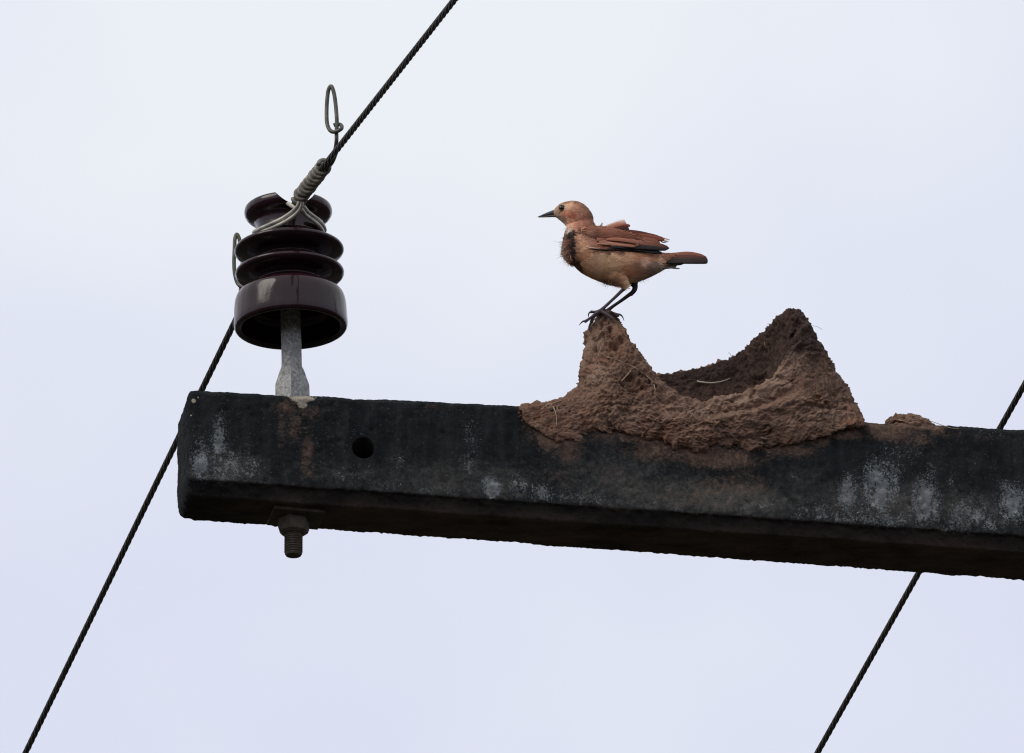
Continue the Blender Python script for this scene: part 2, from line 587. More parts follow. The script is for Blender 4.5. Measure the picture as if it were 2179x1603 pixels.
def px_to_uh(x, y):
    p = arm_px(x, y, 0) - A0
    return np.dot(p, AX) / U, p[2] / U
hu, hh = px_to_uh(773, 953)
th = np.arange(40) * 2 * math.pi / 40
cyl = [(hu + 24 * math.cos(t), d, hh + 25 * math.sin(t)) for d in (-30, 150) for t in th]
cf = [(j, (j + 1) % 40, 40 + (j + 1) % 40, 40 + j) for j in range(40)] + [tuple(range(39, -1, -1)), tuple(range(40, 80))]
def cut(o):
    me = bpy.data.meshes.new('cut'); me.from_pydata(cyl, [], cf); me.update()
    bm = bmesh.new(); bm.from_mesh(me); bmesh.ops.recalc_face_normals(bm, faces=bm.faces); bm.to_mesh(me); bm.free()
    c = bpy.data.objects.new('cut', me); COL.objects.link(c)
    b = o.modifiers.new('b', 'BOOLEAN'); b.object = c; b.operation = 'DIFFERENCE'; b.solver = 'EXACT'
    return [c]
Vl, F = modified(Vl, F, cut)
Nl = normals(Vl, F)
q = Vl * 0.01
edge = np.minimum(1, np.abs(Vl[:, 0] * 0 + 1))
disp = 2.6 * fbm(q, 1.4, 3, 3) + 1.5 * fbm(q, 6.0, 3, 9) + 0.9 * vnoise(q, 22.0, 21)
low = sstep(-190, -235, Vl[:, 2])
disp += low * (1.8 * np.clip(vnoise(q, 14.0, 33), 0, 1) + 3.0 * np.clip(vnoise(q, 27.0, 34) - 0.3, 0, 1) * np.clip(0.4 + 2 * fbm(q, 1.6, 2, 36), 0, 1.4))
lips = np.exp(-((Vl[:, 2] + arm_h(Vl[:, 0])) / 9.0) ** 2) * (Vl[:, 1] < 40)
disp += lips * 3.0 * fbm(q, 9.0, 2, 41)
endf = sstep(6, -2, Vl[:, 0])
disp += endf * 2.2 * fbm(q, 5.0, 3, 55)
for k in range(90):                                   # blow holes and knocks in the cast faces
    u_, h_ = rng.uniform(20, 1800), rng.uniform(-235, -8)
    r_ = rng.choice([3.0, 4.0, 5.0, 7.0]); 
    g_ = np.hypot((Vl[:, 0] - u_) / rng.uniform(.8, 1.8), Vl[:, 2] - h_) / r_
    disp -= 4.5 * np.exp(-g_ ** 2) * (Vl[:, 1] < 40)
hr = np.hypot(Vl[:, 0] - hu, Vl[:, 2] - hh)
disp *= 0.12 + 0.88 * sstep(23, 40, hr)
Vl = Vl + Nl * disp[:, None]

front = sstep(14, 3, Vl[:, 1])
def blobs(lst):
    o = np.zeros(len(Vl))
    wob = fbm(q, 3.0, 3, 77) * 0.5
    for (x, y, rx, ry, s) in lst:
        u, h = px_to_uh(x, y)
        r2 = ((Vl[:, 0] - u) / rx) ** 2 + ((Vl[:, 2] - h) / (ry * 1.08)) ** 2
        o = np.maximum(o, s * np.exp(-1.1 * r2 * (1 + wob)))
    return o * front
lichen = blobs([(428, 985, 26, 70, .9), (466, 950, 24, 85, .85), (480, 990, 40, 50, .9), (525, 1000, 45, 55, .65), (580, 1020, 60, 20, .35),
                (1042, 1036, 28, 32, 1.1), (1105, 1035, 30, 32, .8), (1150, 1048, 40, 28, .85), (1235, 1060, 90, 24, .6), (1005, 930, 45, 60, .45),
                (1000, 990, 24, 50, .6), (930, 1040, 110, 24, .45), (740, 1010, 80, 30, .4), (765, 928, 22, 16, .45), (775, 995, 30, 20, .4), (800, 1030, 90, 26, .45), (850, 985, 26, 28, .5),
                (1800, 1050, 34, 52, .95), (1872, 1035, 52, 70, 1.1), (1968, 1070, 44, 62, 1.0), (1985, 1005, 20, 40, .6), (2060, 1098, 60, 44, .85), (2105, 1115, 40, 26, .7),
                (2155, 1070, 44, 56, .95), (1740, 1090, 80, 34, .65), (1850, 1105, 180, 26, .7), (2025, 1020, 16, 34, .5), (1690, 1015, 14, 10, .6), (1400, 1075, 160, 22, .45),
                (1600, 1075, 110, 34, .45), (1920, 960, 110, 40, .4), (2110, 925, 90, 14, .4), (900, 880, 140, 30, .2), (1330, 1000, 200, 70, .28), (2000, 1130, 200, 16, .6)])
brown = blobs([(1130, 880, 32, 26, 1.1), (1180, 930, 60, 40, 1.0), (1205, 960, 45, 45, .75), (1130, 930, 26, 30, .6), (1330, 925, 110, 26, .75), (1400, 960, 110, 36, .7), (1530, 975, 110, 34, .95), (1570, 1040, 110, 55, .6), (1680, 955, 80, 26, .85),
               (1790, 920, 70, 22, .95), (1890, 915, 90, 32, .95), (1950, 935, 60, 30, .6), (612, 868, 44, 24, .66), (655, 965, 24, 100, .6), (600, 920, 20, 80, .5), (660, 880, 50, 26, .55), (625, 905, 40, 70, .5), (690, 870, 30, 30, .4),
               (1190, 1010, 50, 50, .4), (950, 868, 140, 18, .4), (1000, 880, 120, 30, .3), (2000, 960, 60, 60, .35), (1480, 1060, 160, 40, .45), (1300, 1010, 140, 60, .35), (2080, 930, 90, 16, .4)])
bl = np.array([px_to_uh(x, y) for x, y in [(1098, 864), (1104, 888), (1125, 908), (1182, 924), (1280, 912), (1370, 926), (1450, 950), (1520, 950), (1620, 950), (1715, 930), (1782, 912), (1840, 897), (1880, 893), (1990, 900)]])
bl = catmull(bl, 260)
dist = np.full(len(Vl), 1e3)
sel = np.where((front > 0) & (Vl[:, 0] > 560) & (Vl[:, 0] < 1750))[0]
for k in range(0, len(sel), 4000):
    ii = sel[k:k + 4000]
    dist[ii] = np.sqrt(((Vl[ii][:, None, [0, 2]] - bl[None]) ** 2).sum(-1).min(1))
wobb = 1 + 0.6 * fbm(q, 4.0, 3, 78)
brown = np.maximum(brown, front * np.clip(0.62 + 1.5 * fbm(q * np.array([1, 1, .6]), 1.1, 3, 79), 0.15, 1.15) * (0.95 * np.exp(-(dist * wobb / 18) ** 2) + 0.5 * np.exp(-(dist * wobb / 55) ** 2)))
grey = blobs([(1580, 1060, 140, 40, 1.0), (1440, 1050, 180, 55, .75), (1300, 1000, 180, 70, .6), (1700, 1010, 90, 60, .5), (480, 985, 90, 60, .5), (1010, 1010, 200, 60, .5), (1900, 1060, 260, 50, .6), (1260, 935, 120, 30, .5), (1100, 940, 60, 80, .35), (700, 1000, 120, 30, .35)])
sand = blobs([(642, 848, 30, 10, 1.3), (634, 840, 42, 8, 1.3), (644, 860, 16, 12, .9), (640, 885, 20, 24, .45), (412, 853, 6, 5.5, 1.2), (421, 846, 3, 3, 1.0), (406, 883, 3.5, 3.5, 1.0), (642, 870, 10, 12, .5), (1577, 1083, 4, 4, 1.0)])
sand += sstep(8, -3, Vl[:, 0]) * np.exp(-((Vl[:, 2] + 218) / 14) ** 2) * sstep(60, 10, Vl[:, 1]) * 0.55
sand = np.clip(sand, 0, 1.3)
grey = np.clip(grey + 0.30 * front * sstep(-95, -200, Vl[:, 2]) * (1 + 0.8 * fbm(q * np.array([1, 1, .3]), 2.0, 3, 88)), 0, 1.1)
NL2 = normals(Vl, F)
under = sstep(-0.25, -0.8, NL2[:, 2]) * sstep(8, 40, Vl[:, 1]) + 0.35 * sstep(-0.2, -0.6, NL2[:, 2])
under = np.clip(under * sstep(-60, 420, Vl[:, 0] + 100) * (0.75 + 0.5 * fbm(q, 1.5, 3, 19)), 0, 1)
Vw = A0 + (Vl[:, :1] * AX + Vl[:, 1:2] * AN + Vl[:, 2:] * AZ) * U
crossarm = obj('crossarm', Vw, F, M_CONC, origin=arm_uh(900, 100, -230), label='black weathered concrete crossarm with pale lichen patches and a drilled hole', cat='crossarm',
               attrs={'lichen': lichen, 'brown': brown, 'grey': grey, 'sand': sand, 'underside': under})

# ------------------------------------------------------------------ pin insulator
PIN0 = on_top(623, 100)
axis = np.array([-0.026, 0.0, 1.0]); axis /= np.linalg.norm(axis)
ins = thing('pin_insulator', PIN0, 'dark brown glazed porcelain insulator with two thin sheds on a galvanised pin', 'insulator')

prof = [(28, 250), (60, 252), (92, 246), (101, 225), (104, 197), (107, 192), (113, 190), (118, 192), (121, 200), (120.5, 222), (119, 246), (117, 258), (113, 268), (106, 275), (94, 281), (80, 286),
        (74, 291), (73, 297), (80, 301), (95, 305), (107, 309), (112.5, 312), (115.5, 316), (116, 320), (113.5, 324), (106, 328), (94, 333), (80, 339), (73, 344),
        (72, 349), (79, 353), (95, 357), (107, 362), (112.5, 365), (116, 369), (116.5, 373), (114, 377), (106, 381), (94, 386), (80, 392), (72, 399),
        (69, 408), (68, 420), (69, 431), (72, 438), (78, 442), (86, 446), (91, 451), (93.5, 457), (93.5, 464), (91, 470), (84, 473), (60, 476), (20, 477)]
fine = catmull(np.array(prof), len(prof) * 3)
def seam(t, k):
    f = np.ones(len(t))
    if 30 <= k <= 46: f[np.argmin(np.abs(((t + math.pi * 0.47) + math.pi) % (2 * math.pi) - math.pi))] = 0.985
    return f
Vp, Fp = lathe([(r * U, h * U) for r, h in fine], PIN0, axis, 144, wob=seam)
CON_AX = PIN0 + axis * 461 * U                      # the conductor in the top groove
WDIR = np.array([-0.22, 1.0, 0.0]); WDIR /= np.linalg.norm(WDIR)
def slot(o):
    P = [CON_AX + np.array([-3 * U, 0, 31 * U]) + WDIR * t * U for t in (-140, 140)]
    v, f = tube(P, 47 * U, 48)
    me = bpy.data.meshes.new('cut'); me.from_pydata(v.tolist(), [], [list(x) for x in f]); me.update()
    bm = bmesh.new(); bm.from_mesh(me); bmesh.ops.recalc_face_normals(bm, faces=bm.faces); bm.to_mesh(me); bm.free()
    c = bpy.data.objects.new('cut', me); COL.objects.link(c)
    b = o.modifiers.new('b', 'BOOLEAN'); b.object = c; b.operation = 'DIFFERENCE'; b.solver = 'EXACT'
    bv = o.modifiers.new('v', 'BEVEL'); bv.width = 3 * U; bv.segments = 2; bv.limit_method = 'ANGLE'; bv.angle_limit = R(50)
    return [c]
Vp, Fp = modified(Vp, Fp, slot)
porcelain = obj('porcelain_body', Vp, Fp, M_PORC, ins)

# pin: round shaft flaring to a square shoulder
rows = []
segs = 48
rot = R(-49)
for z, rad, sq in [(252, 21, 0), (200, 21.3, 0), (150, 21.5, 0), (118, 21.5, 0), (104, 22, 0.1), (98, 25, .45), (90, 28, .8), (80, 31.5, 1), (66, 36.5, 1), (60, 37.5, 1), (20, 38, 1), (-3, 38, 1)]:
    t = np.arange(segs) * 2 * math.pi / segs
    c = np.maximum(np.abs(np.cos(t)), np.abs(np.sin(t)))
    rs = np.minimum(rad / 1.414 / c, rad * 0.97)
    rr = rad * (1 - sq) + rs * sq
    rows.append(PIN0 + axis * z * U + np.stack([np.cos(t + rot) * rr * U, np.sin(t + rot) * rr * U, t * 0], -1))
Vs = np.concatenate(rows)
Fs = [(i * segs + j, (i + 1) * segs + j, (i + 1) * segs + (j + 1) % segs, i * segs + (j + 1) % segs) for i in range(len(rows) - 1) for j in range(segs)]
Fs = [f[::-1] for f in Fs][::1]
Fs = [f[::-1] for f in Fs]
Fs.append(tuple((len(rows) - 1) * segs + j for j in range(segs)))
Vs = Vs + (vnoise(Vs / U * 0.01, 18, 5) * 0.6 * U)[:, None] * np.array([1, 0.3, 0])
pin = obj('pin', Vs, Fs, M_ZINC, ins, smooth=False)

hb = -(arm_h(220) + CH)
def pc(z): return PIN0 + AZ * z * U
# square washer
def boxf(c, ax, ay, az, hx, hy, hz, bev=0.0):
    bm = bmesh.new()
    bmesh.ops.create_cube(bm, size=2)
    for v in bm.verts: v.co = Vector((v.co.x * hx, v.co.y * hy, v.co.z * hz))
    if bev: bmesh.ops.bevel(bm, geom=list(bm.edges), offset=bev, segments=2, affect='EDGES', profile=0.5)
    bm.verts.ensure_lookup_table()
    v = np.array([c + np.array(ax) * w.co.x + np.array(ay) * w.co.y + np.array(az) * w.co.z for w in bm.verts])
    f = [tuple(w.index for w in q.verts) for q in bm.faces]
    bm.free()
    return v, f
wa = R(3)
wx = AX * math.cos(wa) + AN * math.sin(wa); wy = -AX * math.sin(wa) + AN * math.cos(wa)
v, f = boxf(pc(hb - 5) + AX * 8 * U, wx + np.array([0, 0, -0.03]), wy, AZ, 55 * U, 50 * U, 5 * U, 1.5 * U)
obj('square_washer', v, f, M_RUST, ins, smooth=False)
# hex nut with a domed lower face
npr = [(0.1, hb - 9), (32, hb - 9), (34, hb - 12), (34, hb - 32), (31, hb - 40), (24, hb - 45), (18, hb - 46)]
def hexw(t, k):
    a = (t % (math.pi / 3)) - math.pi / 6
    hx = 0.88 / np.cos(a)
    return hx if 1 <= k <= 3 else (1 + hx) / 2
v, f = lathe([(r * U, h * U) for r, h in npr], PIN0 + AX * 3 * U, AZ, 48, x0=(math.cos(0.3), math.sin(0.3), 0), wob=hexw)
obj('nut', v, [q[::-1] for q in f], M_RUST, ins, smooth=False)
tp = [(0.1, hb + 6), (18.5, hb + 5)]
z = hb - 30
while z > hb - 84:
    tp += [(19.6, z), (19.6, z - 1.2), (17.2, z - 3.2), (17.2, z - 4.0)]
    z -= 5.4
tp += [(18.5, z), (16, z - 4), (0.1, z - 5)]
v, f = lathe([(r * U, h * U) for r, h in tp], PIN0 + AX * 3 * U, AZ, 40)
obj('threaded_bolt', v, [q[::-1] for q in f], M_RUST, ins, smooth=False)

# ------------------------------------------------------------------ conductors
def strand(th, s):
    ph = (th + s * (2 * math.pi / (6 * 33 * U))) % (math.pi / 3) - math.pi / 6
    return 0.667 * np.cos(ph) + np.sqrt(np.maximum(0.1111 - (0.667 * np.sin(ph)) ** 2, 0))
CR = 7.0 * U
NEAR_END = at_plane(967, 0, (0, CON_AX[1] - 0.82, 0), np.array([0, 1.0, 0]))
FAR_END = at_plane(54, 1603, (0, CON_AX[1] + 1.30, 0), np.array([0, 1.0, 0]))
nd = (NEAR_END - CON_AX) / np.linalg.norm(NEAR_END - CON_AX)
fd = (FAR_END - CON_AX) / np.linalg.norm(FAR_END - CON_AX)
def along(t):                                       # t in pixel-units, negative towards the camera
    t = np.atleast_1d(np.asarray(t, dtype=float))
    P = np.where(t[:, None] < 0, CON_AX + nd * (-t[:, None] * U), CON_AX + fd * (t[:, None] * U))
    # ease the bend on the insulator
    w = np.exp(-(t / 40.0) ** 2)[:, None]
    return P + (nd + fd) * 0.5 * 22 * U * w
ts = np.concatenate([np.linspace(-9000, -2600, 150), np.linspace(-2595, 3600, 1500), np.linspace(3610, 12000, 200)])
v, f = tube(along(ts), CR, 42, strand)
obj('overhead_wire', v, f, M_COND, origin=CON_AX, label='dark stranded wire tied down in the groove on top of the brown insulator', cat='wire', group='twisted overhead wires')
# second conductor: hangs behind the arm and rises to the right, out of the picture
pe = on_top(2345, 100, 0) + AZ * 461 * U
FE2 = at_plane(1739, 1603, (0, pe[1] + 1.25, 0), np.array([0, 1.0, 0]))
MID2 = at_plane(2130, 908, (0, pe[1] + 0.42, 0), np.array([0, 1.0, 0]))
d2 = FE2 - MID2; d2 /= np.linalg.norm(d2)
ts = np.concatenate([np.linspace(-9000, -1200, 120), np.linspace(-1195, 3000, 1100), np.linspace(3010, 12000, 200)])
P2 = MID2 + d2 * (ts * U)[:, None]
v, f = tube(P2, CR, 42, strand)
obj('overhead_wire', v, f, M_COND, origin=MID2, label='dark stranded wire crossing behind the crossarm to the right of the mud nest', cat='wire', group='twisted overhead wires')

# ------------------------------------------------------------------ tie wires
def helix(t0, t1, turns, rad, n_per=22, ph=0.0):
    n = int(turns * n_per) + 1
    t = np.linspace(t0, t1, n)
    C = along(t)
    T, N, B = frames(C)
    a = np.linspace(0, turns * 2 * math.pi, n) + ph
    wob = 1 + 0.05 * np.sin(a * 0.37)
    return C + (N * np.cos(a)[:, None] + B * np.sin(a)[:, None]) * (rad * wob * U)[:, None]
TR = 4.7 * U
def neck(a0, a1, z0, z1, rad, n=40):
    a = np.linspace(a0, a1, n); z = np.linspace(z0, z1, n)
    return PIN0 + axis[None] * (z * U)[:, None] + np.stack([np.cos(a), np.sin(a), 0 * a], -1) * rad * U

tie = thing('tie_wire', along(-100)[0], 'grey tie wire coiled in front of the insulator, ending in an upright loop', 'tie wire', 'tie wires on the insulator')
v, f = tube(helix(-112, -385, 9.0, 12.8), TR, 8)
obj('coil', v, f, M_COIL, tie)
dI = 0
def pxd(x, y, t):                                   # pixel point at the depth of conductor position t
    return at_plane(x, y, (0, along(t)[0][1] + dI, 0), np.array([0, 1.0, 0]))
tail = [pxd(688, 352, -372), pxd(704, 334, -430), pxd(713, 318, -480), pxd(716, 300, -500), pxd(716, 280, -502)]
loop_pts = [pxd(716, 280, -502), pxd(717, 262, -502), pxd(715, 230, -500), pxd(711, 200, -498), pxd(705, 184, -495), pxd(699, 192, -492), pxd(696, 215, -490),
            pxd(695, 240, -492), pxd(696, 262, -496), pxd(701, 276, -502), pxd(709, 281, -507), pxd(719, 279, -510), pxd(727, 273, -508), pxd(725, 266, -500), pxd(716, 265, -494), pxd(710, 267, -493)]
v, f = tube(catmull(np.array(tail + loop_pts[1:]), 140), 4.3 * U, 10)
obj('loop', v, f, M_LOOP, tie)
v, f = tube(catmull(np.array([pxd(694, 358, -372), pxd(707, 344, -420), pxd(715, 326, -470), pxd(722, 314, -500), pxd(731, 303, -540)]), 30), np.linspace(6, 3, 30) * U, 8)
obj('tail', v, f, M_LOOP, tie)
# two strands that go round the neck and up to the coil
def pd(x, y, d): return at_plane(x, y, (0, PIN0[1] + d * U, 0), np.array([0, 1.0, 0]))
for pts in [[(543, 499, 40), (541, 494, 4), (552, 488, -36), (572, 479, -60), (592, 470, -75), (608, 461, -86), (622, 451, -100), (633, 440, -114), (638, 428, -122)],
            [(548, 505, 40), (545, 500, 2), (557, 494, -38), (578, 486, -62), (598, 477, -77), (614, 468, -90), (629, 457, -103), (640, 443, -116), (643, 430, -122)],
            [(687, 497, 40), (691, 490, 4), (687, 479, -26), (678, 469, -50), (665, 459, -72), (654, 450, -94), (646, 439, -116)],
            [(684, 503, 40), (688, 497, 2), (683, 486, -30), (673, 475, -54), (660, 465, -76), (649, 456, -97), (642, 445, -116)]]:
    P = catmull(np.array([pd(*p) for p in pts]), 60)
    v, f = tube(P, TR * 0.95, 10)
    obj('neck_strand', v, f, M_TIE, tie)
v, f = tube(catmull(np.array([pxd(604, 431, -60), pxd(612, 433, -85), pxd(622, 439, -104), pxd(632, 444, -112), pxd(642, 440, -118)]), 24), TR, 8)
obj('cross_strand', v, f, M_TIE, tie)

tie2 = thing('tie_wire', along(100)[0], 'grey tie wire behind the insulator, its end loop peeping past the left edge', 'tie wire', 'tie wires on the insulator')
v, f = tube(helix(100, 330, 8.0, 12.0), TR, 8)
obj('coil', v, f, M_COIL, tie2)
lp = [pxd(560, 566, 300), pxd(540, 590, 360), pxd(520, 610, 390), pxd(507, 605, 400), pxd(500, 585, 402), pxd(498, 560, 402), pxd(499, 530, 402), pxd(500, 508, 402), pxd(504, 499, 402), pxd(509, 508, 402), pxd(513, 530, 402), pxd(516, 560, 402), pxd(513, 600, 402), pxd(512, 625, 402)]
v, f = tube(catmull(np.array(lp), 90), 4.3 * U, 10)
obj('loop', v, f, M_LOOP, tie2)

# ------------------------------------------------------------------ oven-bird mud nest
T = None
st = [  # base, middle, rim as (x, y or None = on the arm's top, depth behind the front face)
    ((1520, 950, -7), (1525, 902, -22), (1520, 856, 8)),
    ((1620, 950, -7), (1640, 880, -16), (1610, 832, 14)),
    ((1715, 930, -10), (1735, 850, -10), (1660, 788, 34)),
    ((1782, 912, -12), (1782, 842, 14), (1690, 738, 54)),
    ((1832, 900, -12), (1802, 836, 44), (1699, 712, 70)),
    ((1838, None, 60), (1803, 834, 90), (1714, 688, 86)),
    ((1835, None, 140), (1785, 845, 155), (1694, 660, 112)),
    ((1770, None, 220), (1740, 840, 220), (1657, 692, 160)),
    ((1680, None, 250), (1660, 860, 255), (1602, 738, 200)),
    ((1560, None, 265), (1560, 870, 268), (1545, 770, 225)),
    ((1420, None, 265), (1430, 880, 268), (1450, 790, 235)),
    ((1300, None, 240), (1310, 870, 245), (1350, 800, 215)),
    ((1185, None, 180), (1235, 860, 195), (1305, 758, 160)),
    ((1118, None, 90), (1233, 822, 110), (1270, 702, 104)),
    ((1108, 868, -3), (1216, 844, 30), (1274, 676, 82)),
    ((1124, 900, -6), (1240, 848, 10), (1292, 660, 66)),
    ((1182, 924, -6), (1276, 848, -8), (1317, 690, 44)),
    ((1280, 912, -7), (1330, 850, -14), (1362, 758, 24)),
    ((1370, 926, -7), (1405, 890, -20), (1402, 803, 14)),
    ((1450, 950, -7), (1460, 902, -24), (1452, 840, 8)),
]
def pt(p): return on_top(p[0], p[2], -6) if p[1] is None else arm_px(*p)
B = np.array([pt(s[0]) for s in st]); Md = np.array([pt(s[1]) for s in st]); Rm = np.array([pt(s[2]) for s in st])
NA = 900
Bl, Ml, Rl = catmull(B, NA, True), catmull(Md, NA, True), catmull(Rm, NA, True)
# the lower edge of the daub wanders and crumbles
eb = Bl / U * 0.01
jit = 9 * fbm(eb, 3.0, 3, 111) + 5 * vnoise(eb, 11.0, 112) + 3 * vnoise(eb, 24.0, 113)
onface = sstep(20, -2, ((Bl - A0) @ AN) / U)
Bl = Bl + AZ * (jit * onface * U)[:, None] + AX * (5 * vnoise(eb, 14.0, 114) * onface * U)[:, None]
cenp = Rl.mean(0)
inw = cenp - Rl; inw[:, 2] = 0
# inward direction: mix of towards the centre and the plan normal
tg = np.roll(Rl, -8, 0) - np.roll(Rl, 8, 0); tg[:, 2] = 0; tg /= np.linalg.norm(tg, axis=1)[:, None]
nrm = np.stack([-tg[:, 1], tg[:, 0], 0 * tg[:, 0]], -1)
nrm *= np.sign((nrm * inw).sum(1))[:, None]
inn = nrm + 0.6 * inw / (np.linalg.norm(inw, axis=1)[:, None] + 1e-9)
for _ in range(60): inn = (np.roll(inn, 1, 0) + inn + np.roll(inn, -1, 0)) / 3
inn /= np.linalg.norm(inn, axis=1)[:, None]
thk = 17
RO = Rl - inn * thk * U - AZ * 20 * U
RI = Rl + inn * (thk + 8) * U - AZ * 18 * U
topz = A0[2]
low_in = Rl + inn * 46 * U
low_in[:, 2] = topz + 0.45 * (Rl[:, 2] - topz)
flo = cenp + (Rl - cenp) * 0.55; flo[:, 2] = topz + 14 * U
flc = np.repeat((cenp * 1.0)[None], NA, 0) * 1.0; flc[:, 2] = topz + 10 * U
flc = flc + (Rl - cenp) * np.array([0.04, 0.04, 0])
inb = cenp - Bl; inb[:, 2] = 0; inb /= np.linalg.norm(inb, axis=1)[:, None] + 1e-9
BU = Bl + inb * 50 * U
BU[:, 2] = np.minimum(BU[:, 2], topz - 20 * U)
prof = np.stack([BU, Bl, Ml, 0.5 * (Ml + RO) + (0.0), RO, Rl, RI, low_in, flo, flc], 0)
NP = 330
# sample the profile curve, denser on the outside wall
grid = np.zeros((NP, NA, 3))
tt = np.interp(np.linspace(0, 1, NP), [0, .06, .28, .5, .62, .68, .74, .88, .97, 1], np.arange(10))
i = np.minimum(np.floor(tt).astype(int), 8); fr = (tt - i)[:, None, None]
g = lambda k: prof[np.clip(k, 0, 9)]
p0, p1, p2, p3 = g(i - 1), g(i), g(i + 1), g(i + 2)
grid = 0.5 * (2 * p1 + (p2 - p0) * fr + (2 * p0 - 5 * p1 + 4 * p2 - p3) * fr ** 2 + (3 * p1 - p0 - 3 * p2 + p3) * fr ** 3)
Vn = grid.reshape(-1, 3)
Fn = []
for a in range(NP - 1):
    for b in range(NA):
        c = (b + 1) % NA
        Fn.append((a * NA + b, a * NA + c, (a + 1) * NA + c, (a + 1) * NA + b))
Fn.append(tuple((NP - 1) * NA + b for b in range(NA)))
def mud_disp(V, F, amp=1.0, rimk=0.0, dents=(), thin=1.0):
    Q = V / U * 0.01
    N = normals(V, F)
    Qw = Q + 0.25 * np.stack([fbm(Q, 2.5, 2, 101), fbm(Q, 2.5, 2, 102), fbm(Q, 2.5, 2, 103)], -1)
    Qc = Q + 0.06 * np.stack([fbm(Q, 9, 2, 104), fbm(Q, 9, 2, 105), fbm(Q, 9, 2, 106)], -1)
    patch = sstep(-0.15, 0.35, fbm(Q, 1.2, 2, 70))                  # rougher and smoother daubs
    d = 6.5 * fbm(Qw, 1.5, 3, 61) + 5.0 * fbm(Q, 4.0, 3, 62)
    d += 8.5 * np.clip(0.5 - worley(Qw * np.array([1, 1, 0.8]), 3.6, 73), -0.4, 0.5)
    d += (1.3 + 1.6 * patch) * (2.6 * (0.5 - worley(Qc, 8.5, 63)) + 1.7 * (0.5 - worley(Qc, 17.0, 64)))
    d += 2.2 * vnoise(Q, 21.0, 65) + 1.5 * vnoise(Q, 43.0, 66)
    d += rimk * (4.5 * (0.5 - worley(Qc, 7.0, 74)) + 2.0 * vnoise(Q, 14.0, 75))
    crack = np.abs(fbm(Qw * np.array([0.7, 0.7, 1.5]), 1.1, 4, 67))
    gate = sstep(0.05, 0.4, fbm(Q, 1.7, 2, 71))
    d -= 9.0 * gate * np.exp(-(crack / 0.025) ** 2)
    pg = sstep(0.0, 0.4, fbm(Q, 2.0, 2, 72)) + 1.2 * np.exp(-(((V[:, 2] - A0[2]) / U - 200) / 60) ** 2)
    pits = np.exp(-(worley(Qc, 7.0, 68) / 0.2) ** 2)
    d -= 5.5 * pits * np.clip(pg, 0, 1.3)
    if len(dents):
        pp = to_px(V); dp = ((V - A0) @ AN) / U
        wx_ = 6 * fbm(Q, 3.5, 3, 83); wy_ = 9 * fbm(Q, 3.5, 3, 84)
        for (x, y, rx, ry, k) in dents:
            g2 = ((pp[:, 0] - x + wx_) / rx) ** 2 + ((pp[:, 1] - y + wy_) / ry) ** 2
            d -= k * np.exp(-g2 * (1 + 0.8 * vnoise(Q, 14.0, 81))) * (dp < 95)
    return V + N * (d * amp * thin * U)[:, None], d
# stay true to the outline: damp the shift of the base loop
rimk = np.repeat(np.exp(-((tt - 5.0) / 0.8) ** 2), NA)
DENTS = [(1307, 738, 11, 8, 17), (1297, 712, 8, 7, 13), (1322, 727, 8, 6, 14), (1277, 694, 5, 7, 10), (1288, 684, 4, 5, 9), (1264, 722, 5, 5, 9), (1300, 700, 5, 4, 9), (1270, 742, 5, 4, 8), (1345, 812, 22, 13, 17), (1364, 826, 17, 9, 16), (1328, 806, 9, 9, 12),
         (1300, 848, 22, 4, 5), (1322, 862, 26, 3.5, 5), (1420, 850, 24, 7, 8), (1440, 868, 22, 6, 8), (1408, 838, 11, 10, 8), (1275, 771, 16, 2.5, 5), (1245, 766, 16, 2.5, 5), (1330, 880, 14, 8, 7), (1480, 895, 14, 10, 6), (1555, 890, 12, 9, 6),
         (1760, 868, 40, 4, 8), (1795, 856, 26, 3.5, 8), (1720, 880, 24, 4, 4), (1640, 876, 24, 8, 6), (1650, 918, 24, 5, 5), (1600, 934, 30, 5, 7), (1470, 905, 16, 7, 6), (1380, 902, 24, 5, 6), (1690, 722, 14, 5, 7), (1702, 744, 16, 5, 7)]
thin = np.repeat(0.7 + 0.3 * sstep(1.05, 1.7, tt), NA)
# the front lip is rolled over, with a crease under the roll
px0 = to_px(Vn); dp0 = ((Vn - A0) @ AN) / U
ttn = np.repeat(tt, NA)
fr_ = sstep(1440, 1540, px0[:, 0]) * sstep(105, 75, dp0) * (px0[:, 0] < 1760)
roll = fr_ * (9.0 * np.exp(-((ttn - 4.7) / 0.45) ** 2) - 7.0 * np.exp(-((ttn - 3.35) / 0.35) ** 2) + 6 * np.exp(-((ttn - 2.2) / 0.5) ** 2))
Vn = Vn + normals(Vn, Fn) * (roll * U)[:, None]
Vn, dn = mud_disp(Vn, Fn, 1.0, rimk, DENTS, thin)
pxn = to_px(Vn)
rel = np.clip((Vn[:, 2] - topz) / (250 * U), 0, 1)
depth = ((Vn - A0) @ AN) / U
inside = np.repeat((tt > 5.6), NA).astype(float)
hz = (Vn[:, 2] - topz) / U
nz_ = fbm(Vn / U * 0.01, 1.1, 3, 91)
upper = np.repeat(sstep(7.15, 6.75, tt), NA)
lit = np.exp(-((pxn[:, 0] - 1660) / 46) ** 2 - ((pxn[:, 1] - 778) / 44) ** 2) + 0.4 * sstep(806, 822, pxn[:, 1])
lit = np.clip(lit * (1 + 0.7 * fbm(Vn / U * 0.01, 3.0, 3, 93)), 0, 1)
damp_shade = inside * (1.0 - 0.55 * lit)  # damp plus painted shade inside, eased where the wall is painted as lit
damp_shade += 0.95 * sstep(-70, -20, -np.abs(pxn[:, 0] - 1670) * 0.6 + (hz - 190)) * (pxn[:, 0] > 1500)     # wet new rim of the right peak
damp_shade += (1 - inside) * 0.55 * sstep(1660, 1740, pxn[:, 0]) * sstep(40, 70, hz) * sstep(215, 170, hz)  # outer right wall darker
